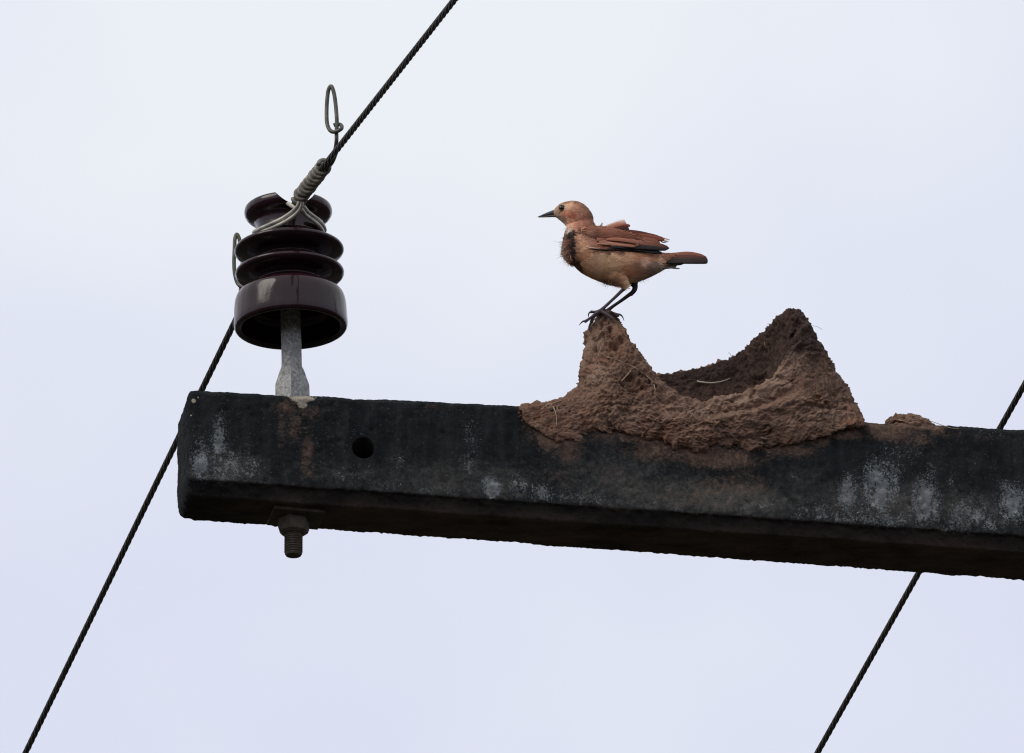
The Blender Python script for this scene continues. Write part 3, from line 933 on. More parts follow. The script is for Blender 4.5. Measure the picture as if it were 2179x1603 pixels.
damp_shade += (1 - inside) * 0.45 * sstep(1560, 1640, pxn[:, 0]) * sstep(895, 925, pxn[:, 1])
damp_shade += 0.4 * np.clip(nz_, 0, 1) + 0.35 * sstep(200, 240, hz) * (pxn[:, 0] < 1400)
rust = np.zeros(len(Vn))
for (x, y, rx, ry, k_) in [(1125, 890, 40, 40, 1.0), (1400, 925, 60, 28, 1.0), (1390, 915, 30, 20, .8), (1310, 720, 22, 40, .8), (1265, 775, 34, 22, .6), (1800, 905, 55, 18, 1.0), (1700, 925, 90, 20, .6), (1240, 890, 80, 30, .45), (1365, 815, 12, 10, 1.0), (1840, 890, 20, 14, 1.0), (1500, 930, 60, 20, .5)]:
    rust = np.maximum(rust, k_ * np.exp(-((pxn[:, 0] - x) / rx) ** 2 - ((pxn[:, 1] - y) / ry) ** 2))
rust *= sstep(80, 40, depth)
pale = np.zeros(len(Vn))  # paler mud patches; those along the right lip paint its lit ridge
for (x, y, rx, ry, k_) in [(1270, 795, 45, 25, .7), (1500, 872, 60, 18, .8), (1640, 805, 30, 30, .9), (1690, 760, 20, 30, .7), (1580, 850, 50, 18, .8), (1440, 880, 40, 30, .4), (1250, 740, 20, 40, .4), (1750, 885, 50, 22, .8), (1330, 880, 80, 20, .3)]:
    pale = np.maximum(pale, k_ * np.exp(-((pxn[:, 0] - x) / rx) ** 2 - ((pxn[:, 1] - y) / ry) ** 2))
pale *= (1 - inside) * sstep(90, 50, depth)
nest = obj('mud_nest', Vn, Fn, M_MUD, origin=on_top(1480, 60), label='half built brown mud bowl nest with two peaked walls on the crossarm', cat='nest', attrs={'damp_shade': np.clip(damp_shade, 0, 1), 'rust': rust, 'pale': pale})
NT = bvh(Vn, Fn)
AT = bvh(Vw, F)

def surf(x, y, lift=1.5):
    p, n = hit(NT, x, y)
    if p is None: p, n = hit(AT, x, y)
    if p is None: return None
    return p - np.array(ray(x, y)) / np.linalg.norm(ray(x, y)) * lift * U

def straw(pts, r, mat, lift=2.0, name='straw', parent=nest, taper=0.5, surf_depth=None):
    P = []
    last = None
    for (x, y) in pts:
        p = surf(x, y, lift)
        if p is None or (last is not None and np.linalg.norm(p - last) > 60 * U):
            if last is None: return None
            p = at_plane(x, y, last, np.array([0, 1.0, 0]))
        P.append(p); last = p
    P = catmull(np.array(P), 12)
    v, f = tube(P, np.linspace(1, taper, 12) * r * 0.8 * U, 5)
    return obj(name, v, f, mat, parent)
straw([(1163, 862), (1172, 860), (1180, 872), (1184, 888), (1184, 908)], 2.0, M_STRAW, 3)
straw([(1150, 872), (1165, 862), (1182, 857), (1196, 852)], 1.6, M_STRAW, 3)
straw([(1166, 838), (1190, 839)], 1.0, M_HAIR, 2)
straw([(1272, 760), (1278, 742), (1280, 730)], 1.6, M_STRAW, 2)
straw([(1322, 812), (1335, 798), (1350, 782)], 2.0, M_STRAW, 2)
straw([(1290, 760), (1318, 768), (1350, 782), (1368, 795)], 1.4, M_STRAW, 2)
straw([(1375, 800), (1388, 812), (1394, 828), (1392, 840)], 1.6, M_STRAW, 2)
straw([(1255, 770), (1272, 774), (1290, 780)], 1.4, M_HAIR, 2)
straw([(1483, 812), (1505, 815), (1525, 814), (1542, 810), (1553, 805)], 2.6, M_PALE, 7, name='twig', taper=0.35)
straw([(1490, 812), (1470, 808), (1455, 812), (1440, 816)], 1.1, M_HAIR, 3)
straw([(1472, 880), (1485, 895)], 1.4, M_STRAW, 2)
straw([(1690, 668), (1716, 690), (1738, 695), (1750, 702)], 0.7, M_HAIR, 1)
straw([(1352, 728), (1362, 735), (1372, 738), (1382, 732)], 0.6, M_HAIR, 1)
straw([(1552, 770), (1556, 758), (1550, 750)], 0.9, M_HAIR, 1)
straw([(1645, 700), (1640, 690), (1632, 690)], 0.9, M_HAIR, 1)
k = 0
tries = 0
while k < 34 and tries < 600:
    tries += 1
    x, y = random.uniform(1120, 1830), random.uniform(680, 940)
    p, n = hit(NT, x, y)
    if p is None: continue
    a = random.uniform(0, 6.28); ln = random.uniform(10, 26)
    bx, by = random.uniform(-4, 4), random.uniform(-4, 4)
    pts = [(x, y), (x + math.cos(a) * ln * .5 + bx, y + math.sin(a) * ln * .5 + by), (x + math.cos(a) * ln, y + math.sin(a) * ln)]
    if straw(pts, random.uniform(0.5, 1.0), random.choice([M_STRAW, M_HAIR, M_HAIR]), 0.7): k += 1

cv, cf_ = [], []
ib = bmesh.new(); bmesh.ops.create_icosphere(ib, subdivisions=1, radius=1.0)
CV = np.array([v.co for v in ib.verts]); CF = [tuple(v.index for v in f.verts) for f in ib.faces]; ib.free()
ed = to_px(Bl[onface > 0.5])
for k in range(300):
    x, y = ed[rng.integers(len(ed))] + np.array([rng.normal(0, 5), abs(rng.normal(0, 9)) - 6])
    p, n = hit(AT, x, y)
    if p is None: continue
    r = rng.uniform(0.8, 2.6) * (0.7 if k % 3 else 1.3)
    o_ = sum(len(q_) for q_ in cv)
    cv.append(p + n * 0.2 * r * U + CV * rng.uniform(.6, 1.3, (len(CV), 3)) * np.array([1.4, .7, .9]) * r * U)
    cf_ += [tuple(i + o_ for i in q_) for q_ in CF]
cvv = np.concatenate(cv)
obj('mud_crumbs', cvv, cf_, M_MUD, nest, kind='stuff', attrs={'damp_shade': rng.uniform(0, .5, len(cvv)), 'rust': np.full(len(cvv), .0), 'pale': np.zeros(len(cvv))})

# small dab of mud further along the arm
nu, nv_ = 160, 60
c0 = on_top(1932, 30)
th = np.linspace(0, 2 * math.pi, nu, endpoint=False)
rows = []
for q_ in np.linspace(0, 1, nv_):
    rr = math.cos(q_ * math.pi / 2) ** 0.8
    z = math.sin(q_ * math.pi / 2) * 36 - 4
    sh = np.where(np.cos(th) > 0, 60, 48)
    rows.append(c0 + AX[None] * ((np.cos(th) * sh * rr - 14 * q_) * U)[:, None] + AN[None] * ((np.sin(th) * 26 * rr) * U)[:, None] + AZ[None] * (z * U))
Vd = np.concatenate(rows)
Fd = [(a * nu + b, a * nu + (b + 1) % nu, (a + 1) * nu + (b + 1) % nu, (a + 1) * nu + b) for a in range(nv_ - 1) for b in range(nu)]
Fd.append(tuple((nv_ - 1) * nu + b for b in range(nu)))
Vd, _ = mud_disp(Vd, Fd, 0.8)
dab = obj('mud_dab', Vd, Fd, M_MUD, origin=c0, label='small low dab of brown mud with stray straw to the right of the nest', cat='mud', attrs={'damp_shade': np.zeros(len(Vd)) + 0.15, 'rust': np.zeros(len(Vd)), 'pale': np.zeros(len(Vd))})
NT_keep = NT
NT = bvh(Vd, Fd)
straw([(1940, 884), (1960, 889), (1985, 898), (2005, 905), (2022, 911), (2040, 913)], 0.9, M_STRAW, 3, parent=dab, taper=0.8)
straw([(1942, 888), (1958, 893), (1975, 900), (1990, 905)], 0.8, M_HAIR, 2, parent=dab)
straw([(1912, 894), (1925, 897), (1945, 902)], 1.6, M_STRAW, 2, parent=dab)
straw([(1866, 893), (1867, 888), (1865, 884)], 0.7, M_HAIR, 1, parent=dab)
NT = NT_keep

# ------------------------------------------------------------------ the bird
tip, _ = hit(NT, 1285, 672)
if tip is None: tip = arm_px(1285, 668, 60)
YB = tip[1] + 8 * U
EY = np.array([0, 1.0, 0])
def bp(x, y, d=0.0):                                # bird point: pixel, and d pixel-units behind its middle plane
    return at_plane(x, y, (0, YB + d * U, 0), EY)
bird = thing('bird', bp(1285, 668), 'rufous brown bird with buff belly standing on the left peak of the nest', 'bird')

ico = bmesh.new(); bmesh.ops.create_uvsphere(ico, u_segments=20, v_segments=14, radius=1.0)
IV = np.array([v.co for v in ico.verts]); IF = [tuple(v.index for v in f.verts) for f in ico.faces]; ico.free()
def chain(pts, n, q):
    """overlapping ellipsoids along pixel points (x, y, radius, depth)"""
    C = catmull(np.array(pts, dtype=float), n)
    return [(bp(x, y, d) + IV * np.array([r, r * q, r]) * U / 0.985, IF) for x, y, r, d in C]
body = chain([(1184, 454, 8, 0), (1193, 452, 15, 0), (1205, 452, 22, 0), (1222, 457, 29.5, 0), (1232, 468, 30.5, 0)], 16, 0.86)
body += chain([(1228, 462, 29, 0), (1236, 484, 30, 0), (1238, 500, 36, 0), (1243, 520, 44, 0), (1262, 537, 50, 0), (1288, 548, 53, 0), (1314, 557, 51, 0), (1340, 560, 44, 0), (1366, 561, 34, 0), (1392, 559, 24, 0), (1415, 554, 16, 0), (1436, 550, 10, 0)], 44, 0.82)
body += chain([(1302, 570, 26, -11), (1314, 588, 18, -13), (1323, 600, 11, -13), (1328, 610, 6.5, -12)], 14, 0.8)      # near thigh
body += chain([(1335, 570, 28, 12), (1344, 590, 16, 14), (1349, 604, 8.5, 14)], 10, 0.8)                                  # far thigh
body += chain([(1213, 508, 11, 0), (1208, 524, 11, 0), (1209, 540, 10, 0), (1218, 555, 9, 0)], 10, 1.5)                                        # fluffed breast
for sg in (-1, 1):                                    # folded wing mass on either flank
    body += [(bp(x, y, 0) + EY * sg * dd * U + IV * np.array([r * 1.6, r * 0.55, r]) * U, IF) for x, y, r, dd in catmull(np.array([(1256, 506, 13, 34), (1276, 510, 15.5, 38), (1300, 513, 14.5, 39), (1325, 516, 12, 37), (1350, 519, 9, 32)], dtype=float), 14)]
Vb, Fb = merge(body)
def rem(o):
    a = o.modifiers.new('r', 'REMESH'); a.mode = 'VOXEL'; a.voxel_size = 0.0008
    b = o.modifiers.new('s', 'SMOOTH'); b.factor = 0.5; b.iterations = 8
Vb, Fb = modified(Vb, Fb, rem)
legs = []
def limb(pts, n=24, sides=10):
    C = catmull(np.array(pts, dtype=float), n)
    P = np.array([bp(x, y, d) for x, y, r, d in C])
    legs.append(tube(P, C[:, 2] * U, sides))
    legs.append((P[0] + IV * C[0, 2] * U, IF)); legs.append((P[-1] + IV * C[-1, 2] * U, IF))
NEAR_LEG = [(1326, 606, 5, -12), (1336, 606, 5, -12), (1327, 616, 4, -12), (1300, 641, 3.4, -11), (1283, 656, 3.8, -10), (1274, 664, 5, -10)]
limb([NEAR_LEG[0], (1332, 609, 4.6, -12), NEAR_LEG[2]]); limb([(1329, 613, 4.4, -12), (1314, 628, 3.6, -12), (1298, 643, 3.3, -11), (1284, 656, 3.8, -10), (1275, 664, 4.8, -10)])
limb([(1346, 597, 7, 14), (1351, 607, 6.5, 14), (1350, 617, 5.6, 14), (1343, 626, 4.6, 14)]); limb([(1344, 624, 4.6, 14), (1322, 640, 3.7, 13), (1306, 651, 3.6, 12), (1293, 661, 4.4, 10)])
# toes: near foot forward, forward, down the peak and back; far foot forward and back
toes = [[(1276, 664, 4.4, -10), (1266, 669, 3.4, -12), (1256, 677, 2.8, -14), (1246, 684, 3.6, -15)],
        [(1274, 663, 4.2, -8), (1266, 664, 3.0, -4), (1259, 664, 3.4, -2)],
        [(1272, 667, 4.4, -9), (1264, 674, 3.6, -10), (1259, 684, 4.2, -6)],
        [(1280, 664, 4.4, -9), (1290, 668, 3.4, -18), (1298, 674, 3.0, -22)],
        [(1293, 661, 4.2, 10), (1303, 666, 3.2, 6), (1314, 671, 4.4, 2)],
        [(1292, 661, 4.0, 10), (1280, 662, 3.2, 12), (1270, 664, 3.2, 14)]]
for t_ in toes: limb(t_, 12, 8)
Vb, Fb = merge([(Vb, Fb)] + legs)
def rem2(o):
    a = o.modifiers.new('r', 'REMESH'); a.mode = 'VOXEL'; a.voxel_size = 0.00055
Vb, Fb = modified(Vb, Fb, rem2)

# plumage colours by place on the bird (feather colours, plus shade painted in low on the belly)
K = 1.8
pal = [(1185, 450, (128, 104, 86)), (1187, 460, (154, 128, 110)), (1192, 470, (176, 158, 144)), (1199, 480, (196, 184, 172)), (1205, 489, (176, 158, 142)), (1210, 480, (178, 136, 112)), (1205, 430, (120, 92, 72)), (1225, 428, (118, 88, 68)), (1245, 438, (120, 88, 70)), (1258, 458, (108, 76, 62)), (1262, 474, (112, 76, 60)),
       (1209, 437, (186, 148, 122)), (1222, 440, (158, 114, 90)), (1188, 443, (132, 104, 84)), (1200, 457, (170, 116, 92)), (1212, 460, (154, 96, 76)), (1215, 470, (164, 114, 92)), (1205, 467, (180, 140, 116)), (1235, 452, (142, 98, 80)), (1245, 468, (126, 84, 68)), (1230, 478, (150, 104, 84)), (1252, 482, (126, 84, 66)), (1216, 460, (130, 78, 60)),
       (1222, 490, (164, 118, 96)), (1245, 495, (138, 96, 78)), (1265, 495, (128, 86, 70)), (1250, 508, (138, 100, 86)), (1268, 515, (130, 88, 74)), (1228, 508, (172, 128, 102)), (1234, 520, (184, 140, 108)), (1232, 530, (182, 142, 110)), (1238, 545, (158, 112, 84)),
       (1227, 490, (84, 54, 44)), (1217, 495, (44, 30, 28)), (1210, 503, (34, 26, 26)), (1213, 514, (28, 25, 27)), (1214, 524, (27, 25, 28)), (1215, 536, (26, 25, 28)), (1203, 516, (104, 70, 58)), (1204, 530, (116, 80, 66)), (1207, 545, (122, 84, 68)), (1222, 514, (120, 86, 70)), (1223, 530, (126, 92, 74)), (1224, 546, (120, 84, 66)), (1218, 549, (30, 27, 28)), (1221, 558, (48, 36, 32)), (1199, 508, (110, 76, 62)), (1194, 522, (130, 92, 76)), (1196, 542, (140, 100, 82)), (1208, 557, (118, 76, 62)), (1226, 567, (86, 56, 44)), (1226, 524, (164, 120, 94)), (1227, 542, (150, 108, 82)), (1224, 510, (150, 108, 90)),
       (1242, 562, (182, 140, 108)), (1270, 548, (192, 156, 122)), (1300, 548, (192, 154, 120)), (1330, 546, (184, 140, 108)), (1285, 560, (186, 150, 116)), (1255, 550, (182, 142, 112)), (1360, 545, (160, 110, 84)), (1390, 545, (156, 106, 82)), (1412, 545, (142, 94, 74)),
       (1260, 578, (176, 140, 110)), (1290, 582, (164, 128, 98)), (1310, 595, (140, 104, 82)), (1290, 603, (112, 88, 70)), (1325, 604, (182, 152, 120)), (1318, 592, (168, 126, 94)), (1332, 580, (140, 96, 70)), (1350, 572, (124, 88, 68)), (1366, 556, (168, 134, 112)), (1390, 565, (130, 110, 94)), (1400, 552, (180, 144, 118)), (1380, 578, (96, 76, 64)), (1420, 560, (104, 82, 70)),
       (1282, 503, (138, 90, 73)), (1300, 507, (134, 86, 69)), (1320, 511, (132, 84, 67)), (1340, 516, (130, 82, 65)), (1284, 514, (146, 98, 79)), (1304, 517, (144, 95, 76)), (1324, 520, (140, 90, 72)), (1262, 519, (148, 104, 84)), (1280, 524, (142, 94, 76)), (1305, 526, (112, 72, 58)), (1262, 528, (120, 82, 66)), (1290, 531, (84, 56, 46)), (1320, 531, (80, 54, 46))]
PP = np.array([(x, y) for x, y, _ in pal], dtype=float); PC = np.array([lin(*c, K) for _, _, c in pal])
LEGC = np.array(lin(66, 58, 62, 1.3))
SEGS = [np.array([[bp(*NEAR_LEG[2][:2], -12)], [bp(1275, 664, -10)]])]
def body_col(V, jitter=0.0):
    p = to_px(V)
    if jitter: p = p + rng.normal(0, jitter, p.shape)
    d2 = ((p[:, None, :] - PP[None]) ** 2).sum(-1) + 6.0
    w = 1.0 / d2 ** 2.6
    c = (w[:, :, None] * PC[None]).sum(1) / w.sum(1)[:, None]
    return c * np.minimum(1, 0.78 / c.max(1))[:, None]
cols = np.concatenate([body_col(Vb[i:i + 20000]) for i in range(0, len(Vb), 20000)])
pb = to_px(Vb)
near_thigh = (pb[:, 0] < 1336) & (pb[:, 1] < 613) & ((Vb[:, 1] - YB) / U < 2)
isleg = ((pb[:, 1] > 612.5) & (pb[:, 1] > 612)) | ((pb[:, 0] > 1333) & (pb[:, 1] > 602) & (pb[:, 0] < 1362)) | ((pb[:, 1] > 655))
# the belly reaches down to 615: keep plumage there
belly = (pb[:, 0] > 1268) & (pb[:, 0] < 1325) & (pb[:, 1] < 617) & (pb[:, 1] > 600) & (pb[:, 0] + pb[:, 1] < 1938)
isleg &= ~belly
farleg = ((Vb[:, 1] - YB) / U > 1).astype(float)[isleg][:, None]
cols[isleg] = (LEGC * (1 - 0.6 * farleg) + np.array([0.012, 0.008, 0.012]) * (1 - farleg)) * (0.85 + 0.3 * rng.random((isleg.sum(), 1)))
body_o = obj('body', Vb, Fb, M_PLUME, bird, cols=cols)
BT = bvh(Vb, Fb)
Nb = normals(Vb, Fb)

# small body feathers: thousands of slivers lying back along the body, lifting a little in the wind
idx = np.where(~isleg & (pb[:, 0] > 1186) & (pb[:, 0] < 1432) & (pb[:, 1] < 612))[0]
pick = rng.choice(idx, 15000, replace=False)
base = Vb[pick]; nn = Nb[pick]; bpx = pb[pick]
hw = sstep(505, 470, bpx[:, 1])[:, None]
fl = (np.array([1460, 562]) - bpx); fl /= np.linalg.norm(fl, axis=1)[:, None]
fh = bpx - np.array([1160, 452]); fh /= np.linalg.norm(fh, axis=1)[:, None]
fl = fl * (1 - hw) + (fh * 0.8 + np.array([0.2, 0.4])) * hw
breast = np.exp(-(((bpx[:, 0] - 1196) / 14) ** 2 + ((bpx[:, 1] - 535) / 26) ** 2))
fl = fl * (1 - breast[:, None]) + np.array([-0.5, 0.55]) * breast[:, None]
lowb = np.exp(-(((bpx[:, 0] - 1302) / 26) ** 2 + ((bpx[:, 1] - 608) / 12) ** 2))
fl = fl + np.array([-0.1, 0.7]) * lowb[:, None]
fl = fl + rng.normal(0, 0.16, fl.shape)
dirw = np.stack([fl[:, 0], rng.normal(0, 0.1, len(fl)), -fl[:, 1]], -1)
dirw -= nn * (dirw * nn).sum(1)[:, None]
dirw /= np.linalg.norm(dirw, axis=1)[:, None] + 1e-9
head = sstep(490, 470, bpx[:, 1])
ln_ = (rng.uniform(7, 14, len(pick)) * (1 - 0.5 * head) + 9 * breast * rng.random(len(pick)) + 6 * lowb * rng.random(len(pick))) * U
wd = rng.uniform(0.9, 1.9, len(pick)) * (1 - 0.35 * head) * (1 - 0.5 * breast) * U
lift = rng.uniform(0.005, 0.05, len(pick)) * (1 - 0.6 * head) + 0.4 * breast * rng.random(len(pick)) + 0.35 * lowb * rng.random(len(pick))
side = np.cross(nn, dirw)
a0 = base - nn * 0.8 * U
mid = base + dirw * (ln_ * .55)[:, None] + nn * (ln_ * .55 * lift + 0.25 * U)[:, None]
end = base + dirw * ln_[:, None] + nn * (ln_ * lift * 0.8)[:, None]
n_ = len(pick)
Vf = np.concatenate([a0 - side * (wd * .5)[:, None], a0 + side * (wd * .5)[:, None], mid - side * wd[:, None], mid + side * wd[:, None], end, mid + nn * 0.25 * U])
ar = np.arange(n_)
Ff = np.concatenate([np.stack([ar, ar + n_, ar + 5 * n_], -1), np.stack([ar, ar + 5 * n_, ar + 2 * n_], -1), np.stack([ar + n_, ar + 3 * n_, ar + 5 * n_], -1),
                     np.stack([ar + 2 * n_, ar + 5 * n_, ar + 4 * n_], -1), np.stack([ar + 3 * n_, ar + 4 * n_, ar + 5 * n_], -1)])[:, ::-1]
fc = body_col(base, 0.8) * rng.uniform(0.96, 1.04, (n_, 1))
obj('plumage', Vf, Ff, M_PLUME, bird, kind='stuff', cols=np.tile(fc, (6, 1)), smooth=True, vn=np.tile(nn * 0.85 + dirw * 0.3, (6, 1)))

# long loose down blown off the breast and hanging under the belly
Vd_, Fd_, Cd_ = [], [], []
def down(x, y, dx, dy, n, spread, l0, l1, cset, r0=0.3):
    for _ in range(n):
        xx, yy = x + rng.normal(0, spread[0]), y + rng.normal(0, spread[1])
        p, nn_ = hit(BT, xx, yy)
        if p is None: continue
        l = rng.uniform(l0, l1)
        d3 = np.array([dx + rng.normal(0, .35), rng.normal(0, .5), -dy + rng.normal(0, .35)]); d3 /= np.linalg.norm(d3)
        bend = np.array([rng.normal(0, .2), 0, rng.normal(0, .2)])
        k = np.linspace(0, 1, 5)[:, None]
        P = p - nn_ * U + d3 * (k * l * U) + bend * (k ** 2 * l * U)
        v_, f_ = tube(P, np.linspace(1, .3, 5) * r0 * U, 4, caps=False)
        o_ = sum(len(q_) for q_ in Vd_)
        Vd_.append(v_); Fd_.extend([tuple(i + o_ for i in q_) for q_ in f_])
        Cd_.append(np.tile(np.array(lin(*cset[rng.integers(len(cset))], K)) * rng.uniform(.8, 1.2), (len(v_), 1)))
BRC = [(150, 116, 100), (176, 146, 130), (130, 96, 82), (190, 170, 158)]
down(1201, 520, -0.8, 0.25, 110, (4, 15), 5, 14, BRC)
down(1202, 540, -0.85, 0.4, 120, (5, 10), 6, 20, BRC)
down(1208, 556, -0.6, 0.8, 100, (5, 5), 5, 15, BRC)
down(1296, 602, -0.25, 0.9, 150, (14, 5), 5, 15, [(110, 84, 66), (80, 62, 50), (140, 110, 88)])
down(1318, 607, 0.1, 0.9, 60, (6, 3), 4, 10, [(110, 84, 66), (170, 140, 110)])
down(1358, 594, 0.8, 0.5, 90, (14, 4), 5, 12, [(96, 74, 62), (120, 98, 86)])
down(1405, 567, 0.95, 0.2, 60, (14, 4), 8, 22, [(110, 96, 88), (130, 116, 108), (84, 68, 60)])
obj('down_feathers', np.concatenate(Vd_), Fd_, M_PLUME, bird, kind='stuff', cols=np.clip(np.concatenate(Cd_), 0, .8))

# beak
def cone_part(pts, name, mat, parent, sq=0.8, n=18, sides=14):
    C = catmull(np.array(pts, dtype=float), n)
    P = np.array([bp(x, y, d) for x, y, r, d in C])
    th = np.arange(sides) * 2 * math.pi / sides
    T_, N_, B_ = frames(P, (0, 1.0, 0))
    Vv = P[:, None] + (N_[:, None] * np.cos(th)[None, :, None] + np.array([0, 1.0, 0])[None, None] * (np.sin(th) * sq)[None, :, None]) * (C[:, 2] * U)[:, None, None]
    Vv = Vv.reshape(-1, 3)
    Fv = [(i * sides + j, i * sides + (j + 1) % sides, (i + 1) * sides + (j + 1) % sides, (i + 1) * sides + j) for i in range(n - 1) for j in range(sides)]
    Fv += [tuple(range(sides - 1, -1, -1)), tuple((n - 1) * sides + j for j in range(sides))]
    return obj(name, Vv, Fv, mat, parent)
cone_part([(1189, 452, 7.5, 0), (1178, 453, 6.0, 0), (1166, 455.8, 4.2, 0), (1154, 459.2, 2.3, 0), (1144, 462, 0.6, 0)], 'upper_mandible', M_BEAK, bird)
cone_part([(1188, 459.5, 4.2, 0), (1178, 459.6, 3.1, 0), (1166, 460.6, 2.4, 0), (1155, 461.8, 1.5, 0), (1146, 462.8, 0.5, 0)], 'lower_mandible', M_BEAK2, bird)
# eyes, one each side
for sgn in (-1, 1):
    if sgn < 0:
        p, n = hit(BT, 1195.5, 443)
    else:
        p = np.array([p[0], 2 * YB - p[1], p[2]])
    e = obj('eye', p + IV * np.array([6.8, 4.6, 6.4]) * U, IF, M_EYE, bird)
p, n = hit(BT, 1195.5, 443)
t_ = np.linspace(0, 2 * math.pi, 30)
ringp = p + np.stack([np.cos(t_) * 6.6, np.full(30, -1.6), np.sin(t_) * 6.2], -1) * U
v, f = tube(ringp, 1.0 * U, 6, caps=False)
obj('eye_ring', v, f, mat_simple('eye_ring_skin', lin(120, 92, 78, 1.2), 0.7), bird)

# feather blades
def blade(pts, hw, c0, c1, name, parent, d0, d1, tipw=0.15, nseg=16, twist=0.0, split=0.0):
    C = catmull(np.array(pts, dtype=float), nseg)
    t = np.linspace(0, 1, nseg)
    P = np.array([bp(x, y, d0 + (d1 - d0) * k) for (x, y), k in zip(C, t)])
    T_ = np.gradient(P, axis=0); T_ /= np.linalg.norm(T_, axis=1)[:, None]
    nrm_ = np.array([0, -math.cos(twist), math.sin(twist)])
    Sd = np.cross(T_, nrm_); Sd /= np.linalg.norm(Sd, axis=1)[:, None]
    w = hw * np.minimum(1, 0.45 + t * 2.2) * np.where(t > 0.7, np.sqrt(np.clip(1 - ((t - 0.7) / 0.3) ** 2, 0, 1)) * (1 - tipw) + tipw, 1.0)
    up = nrm_[None]
    A = P + Sd * (w * U)[:, None]; Bq = P - Sd * (w * U)[:, None]
    Cq = P + up * 0.9 * U; Am = P + Sd * (w * .5 * U)[:, None] + up * 0.9 * U; Bm = P - Sd * (w * .5 * U)[:, None] + up * 0.4 * U
    D = P - up * 0.5 * U
    Vv = np.stack([A, Am, Cq, Bm, Bq, D], 1).reshape(-1, 3)
    Fv = [(i * 6 + j, i * 6 + (j + 1) % 6, (i + 1) * 6 + (j + 1) % 6, (i + 1) * 6 + j) for i in range(nseg - 1) for j in range(6)]
    Fv += [tuple(range(5, -1, -1)), tuple((nseg - 1) * 6 + j for j in range(6))]
    k = sstep(0.45, 1.0, t)[:, None]
    cc = np.array(lin(*c0, 1.4)) * (1 - k) + np.array(lin(*c1, 1.4)) * k
    cc = np.repeat(cc, 6, 0) * np.tile(np.array([0.88, 1.04, 0.92, 1.0, 0.82, 0.7]), nseg)[:, None]
    return obj(name, Vv, Fv, M_QUILL, parent, cols=np.clip(cc, 0, 0.8))

def group_part(name, pts, hw, c0, c1, d0, d1, **k):
    return blade(pts, hw, c0, c1, name, bird, d0, d1, **k)

RU, RU2, DK, MIDR = (138, 92, 76), (108, 62, 48), (40, 36, 37), (128, 82, 66)
def make_wing(sgn):
    s = sgn                                          # -1 near side, +1 far side
    D = lambda a: a * (-s) if s > 0 else a
    # shield of small coverts that carries the quills
    wing = blade([(1270, 510), (1295, 511), (1325, 515), (1360, 520)], 11, (142, 102, 86), RU, 'wing', bird, D(-43), D(-40), tipw=0.4)
    q = []
    for pts, hwid, c0, c1, a, b in [
        ([(1252, 530), (1290, 532), (1330, 532), (1370, 534)], 2.2, (34, 24, 22), (28, 24, 24), -50, -36),
        ([(1305, 530), (1340, 531), (1375, 534), (1410, 539)], 5.0, (52, 48, 48), (28, 26, 28), -46, -26),
        ([(1300, 526), (1340, 526), (1380, 528), (1421, 531)], 5.5, (38, 33, 34), (32, 26, 28), -50, -27),
        ([(1262, 500), (1310, 497), (1360, 499), (1405, 506)], 6.5, (80, 42, 33), (84, 42, 32), -40, -18),
        ([(1268, 505), (1320, 502), (1375, 505), (1414, 510)], 7.5, RU2, (118, 64, 48), -42, -20),
        ([(1272, 511), (1320, 508), (1370, 512), (1404, 517)], 8.0, MIDR, (118, 68, 52), -46, -22),
        ([(1275, 516), (1325, 515), (1380, 519), (1424, 529)], 7.0, RU, (70, 36, 32), -49, -24),
        ([(1270, 519), (1315, 520), (1355, 521), (1392, 525)], 4.5, (150, 106, 88), (112, 68, 54), -52, -28),
    ]:
        q.append(blade(pts, hwid, c0, c1, 'feather', wing, D(a), D(b)))
    # pale frayed tips
    for pts in ([(1408, 506), (1416, 508), (1426, 511)], [(1408, 511), (1416, 513), (1423, 514)], [(1406, 514), (1412, 516), (1419, 515.5)]):
        blade(pts, 1.6, (170, 160, 140), (200, 196, 186), 'feather_tip', wing, D(-17), D(-15), nseg=6)
    for pts, hwid, c in [                            # the two longest greater coverts show as soft steps
        ([(1288, 520), (1310, 521), (1334, 523), (1352, 525)], 4.0, (146, 98, 79)),
        ([(1290, 510), (1312, 510), (1336, 513), (1354, 517)], 5.0, (140, 90, 72))]:
        blade(pts, hwid, c, tuple(int(x * .88) for x in c), 'covert', wing, D(-46), D(-46), tipw=0.3, nseg=12)
    blade([(1243, 524), (1254, 527), (1265, 528.5), (1280, 529)], 1.4, (190, 164, 144), (140, 106, 90), 'covert', wing, D(-52), D(-52), nseg=10)
    return wing
w1 = make_wing(-1)
w2 = make_wing(1)
# ruffled feathers blown up over the back, from the far shoulder; first blade paints the shadow below them
for pts, hwid, c0, c1, a, b in [
    ([(1266, 493), (1290, 491), (1315, 489), (1338, 486)], 6.5, (36, 24, 20), (60, 32, 26), -12, 2),
    ([(1275, 498), (1310, 494), (1345, 495), (1385, 501)], 6.0, (70, 36, 28), (84, 42, 34), -20, -8),
    ([(1284, 486), (1299, 481), (1314, 475), (1329, 469)], 5.0, (176, 150, 138), (206, 192, 184), 4, 12),
    ([(1290, 487), (1305, 481), (1319, 477), (1332, 474)], 5.0, (150, 104, 84), (178, 144, 124), 2, 10),
    ([(1300, 486), (1314, 482), (1328, 479), (1341, 481)], 3.6, (130, 74, 56), (120, 64, 50), 0, 8),
    ([(1272, 488), (1277, 482), (1280, 478), (1282, 474)], 1.8, (150, 132, 124), (190, 182, 180), 4, 6),
    ([(1274, 488), (1279, 484), (1284, 480)], 1.6, (160, 140, 130), (200, 190, 186), 0, 2)]:
    blade(pts, hwid, c0, c1, 'ruffled_feather_and_shade', bird, a, b, tipw=0.45, nseg=12)
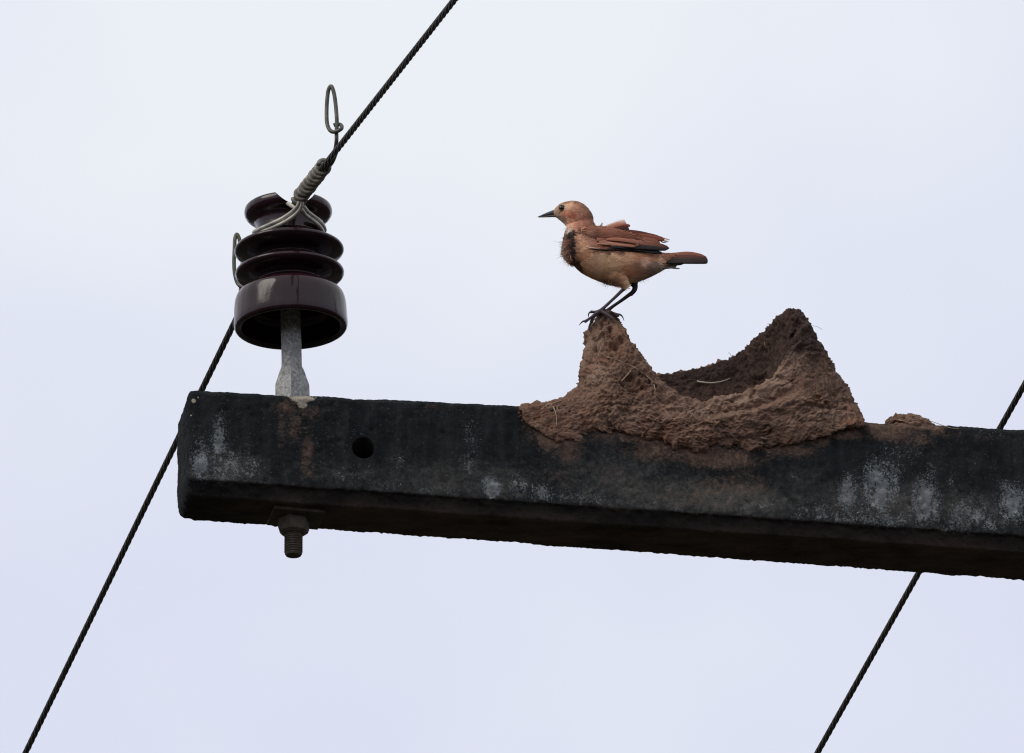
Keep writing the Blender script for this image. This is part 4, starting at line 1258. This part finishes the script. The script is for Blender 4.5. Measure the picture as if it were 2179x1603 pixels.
# dark gap under the folded near wing
# tail: stacked feathers, the upper ones rufous, the under side dusky
tail = blade([(1398, 549), (1430, 546), (1465, 543), (1499, 549)], 8.0, (126, 78, 62), (108, 62, 48), 'tail', bird, -4, -8, tipw=0.5)
for pts, hwid, c0, c1, a, b in [
    ([(1400, 552), (1440, 550), (1475, 551), (1505, 555)], 8.0, (84, 50, 42), (58, 32, 30), -8, -12),
    ([(1402, 556), (1440, 555), (1475, 555), (1506, 557)], 7.0, (56, 42, 36), (40, 28, 28), -10, -13),
    ([(1404, 558), (1440, 557.5), (1475, 557.5), (1500, 558)], 5.0, (48, 40, 36), (36, 28, 28), -11, -13),
    ([(1402, 548), (1440, 544), (1475, 545), (1503, 551)], 7.0, (120, 74, 58), (96, 56, 46), 4, 10),
    ([(1405, 554), (1440, 554), (1475, 554), (1504, 557)], 7.0, (56, 42, 36), (40, 28, 28), 4, 8)]:
    blade(pts, hwid, c0, c1, 'tail_feather', tail, a, b, tipw=0.55)
for pts, hwid, c in [([(1395, 562), (1415, 563), (1435, 563), (1454, 562)], 3.0, (120, 112, 108)), ([(1400, 567), (1418, 569), (1434, 571), (1447, 572)], 1.8, (110, 104, 104)), ([(1390, 566), (1408, 569), (1425, 568), (1440, 566)], 4.5, (100, 82, 72))]:
    blade(pts, hwid, c, c, 'undertail_covert', bird, -6, -3, nseg=12)

# claws
for pts in [[(1247, 684, 2.6, -15), (1241, 684, 2.0, -15), (1236, 688, 1.2, -15), (1232, 693, 0.5, -15)],
            [(1259, 663, 2.4, -2), (1254, 666, 1.8, -2), (1252, 671, 1.2, -2), (1253, 676, 0.5, -2)],
            [(1259, 684, 2.6, -6), (1255, 692, 2.2, -5), (1254, 700, 1.6, -4), (1257, 708, 0.6, -4)],
            [(1298, 674, 2.4, -22), (1303, 678, 1.8, -25), (1306, 684, 0.6, -26)],
            [(1314, 669, 2.4, 2), (1320, 670, 2.0, 0), (1325, 675, 1.3, -1), (1328, 683, 0.5, -1)],
            [(1270, 664, 2.2, 14), (1265, 668, 1.5, 14), (1264, 673, 0.5, 14)]]:
    C = catmull(np.array(pts, dtype=float), 12)
    P = np.array([bp(x, y, d) for x, y, r, d in C])
    v, f = tube(P, C[:, 2] * U, 8)
    obj('claw', v, f, M_CLAW, bird)
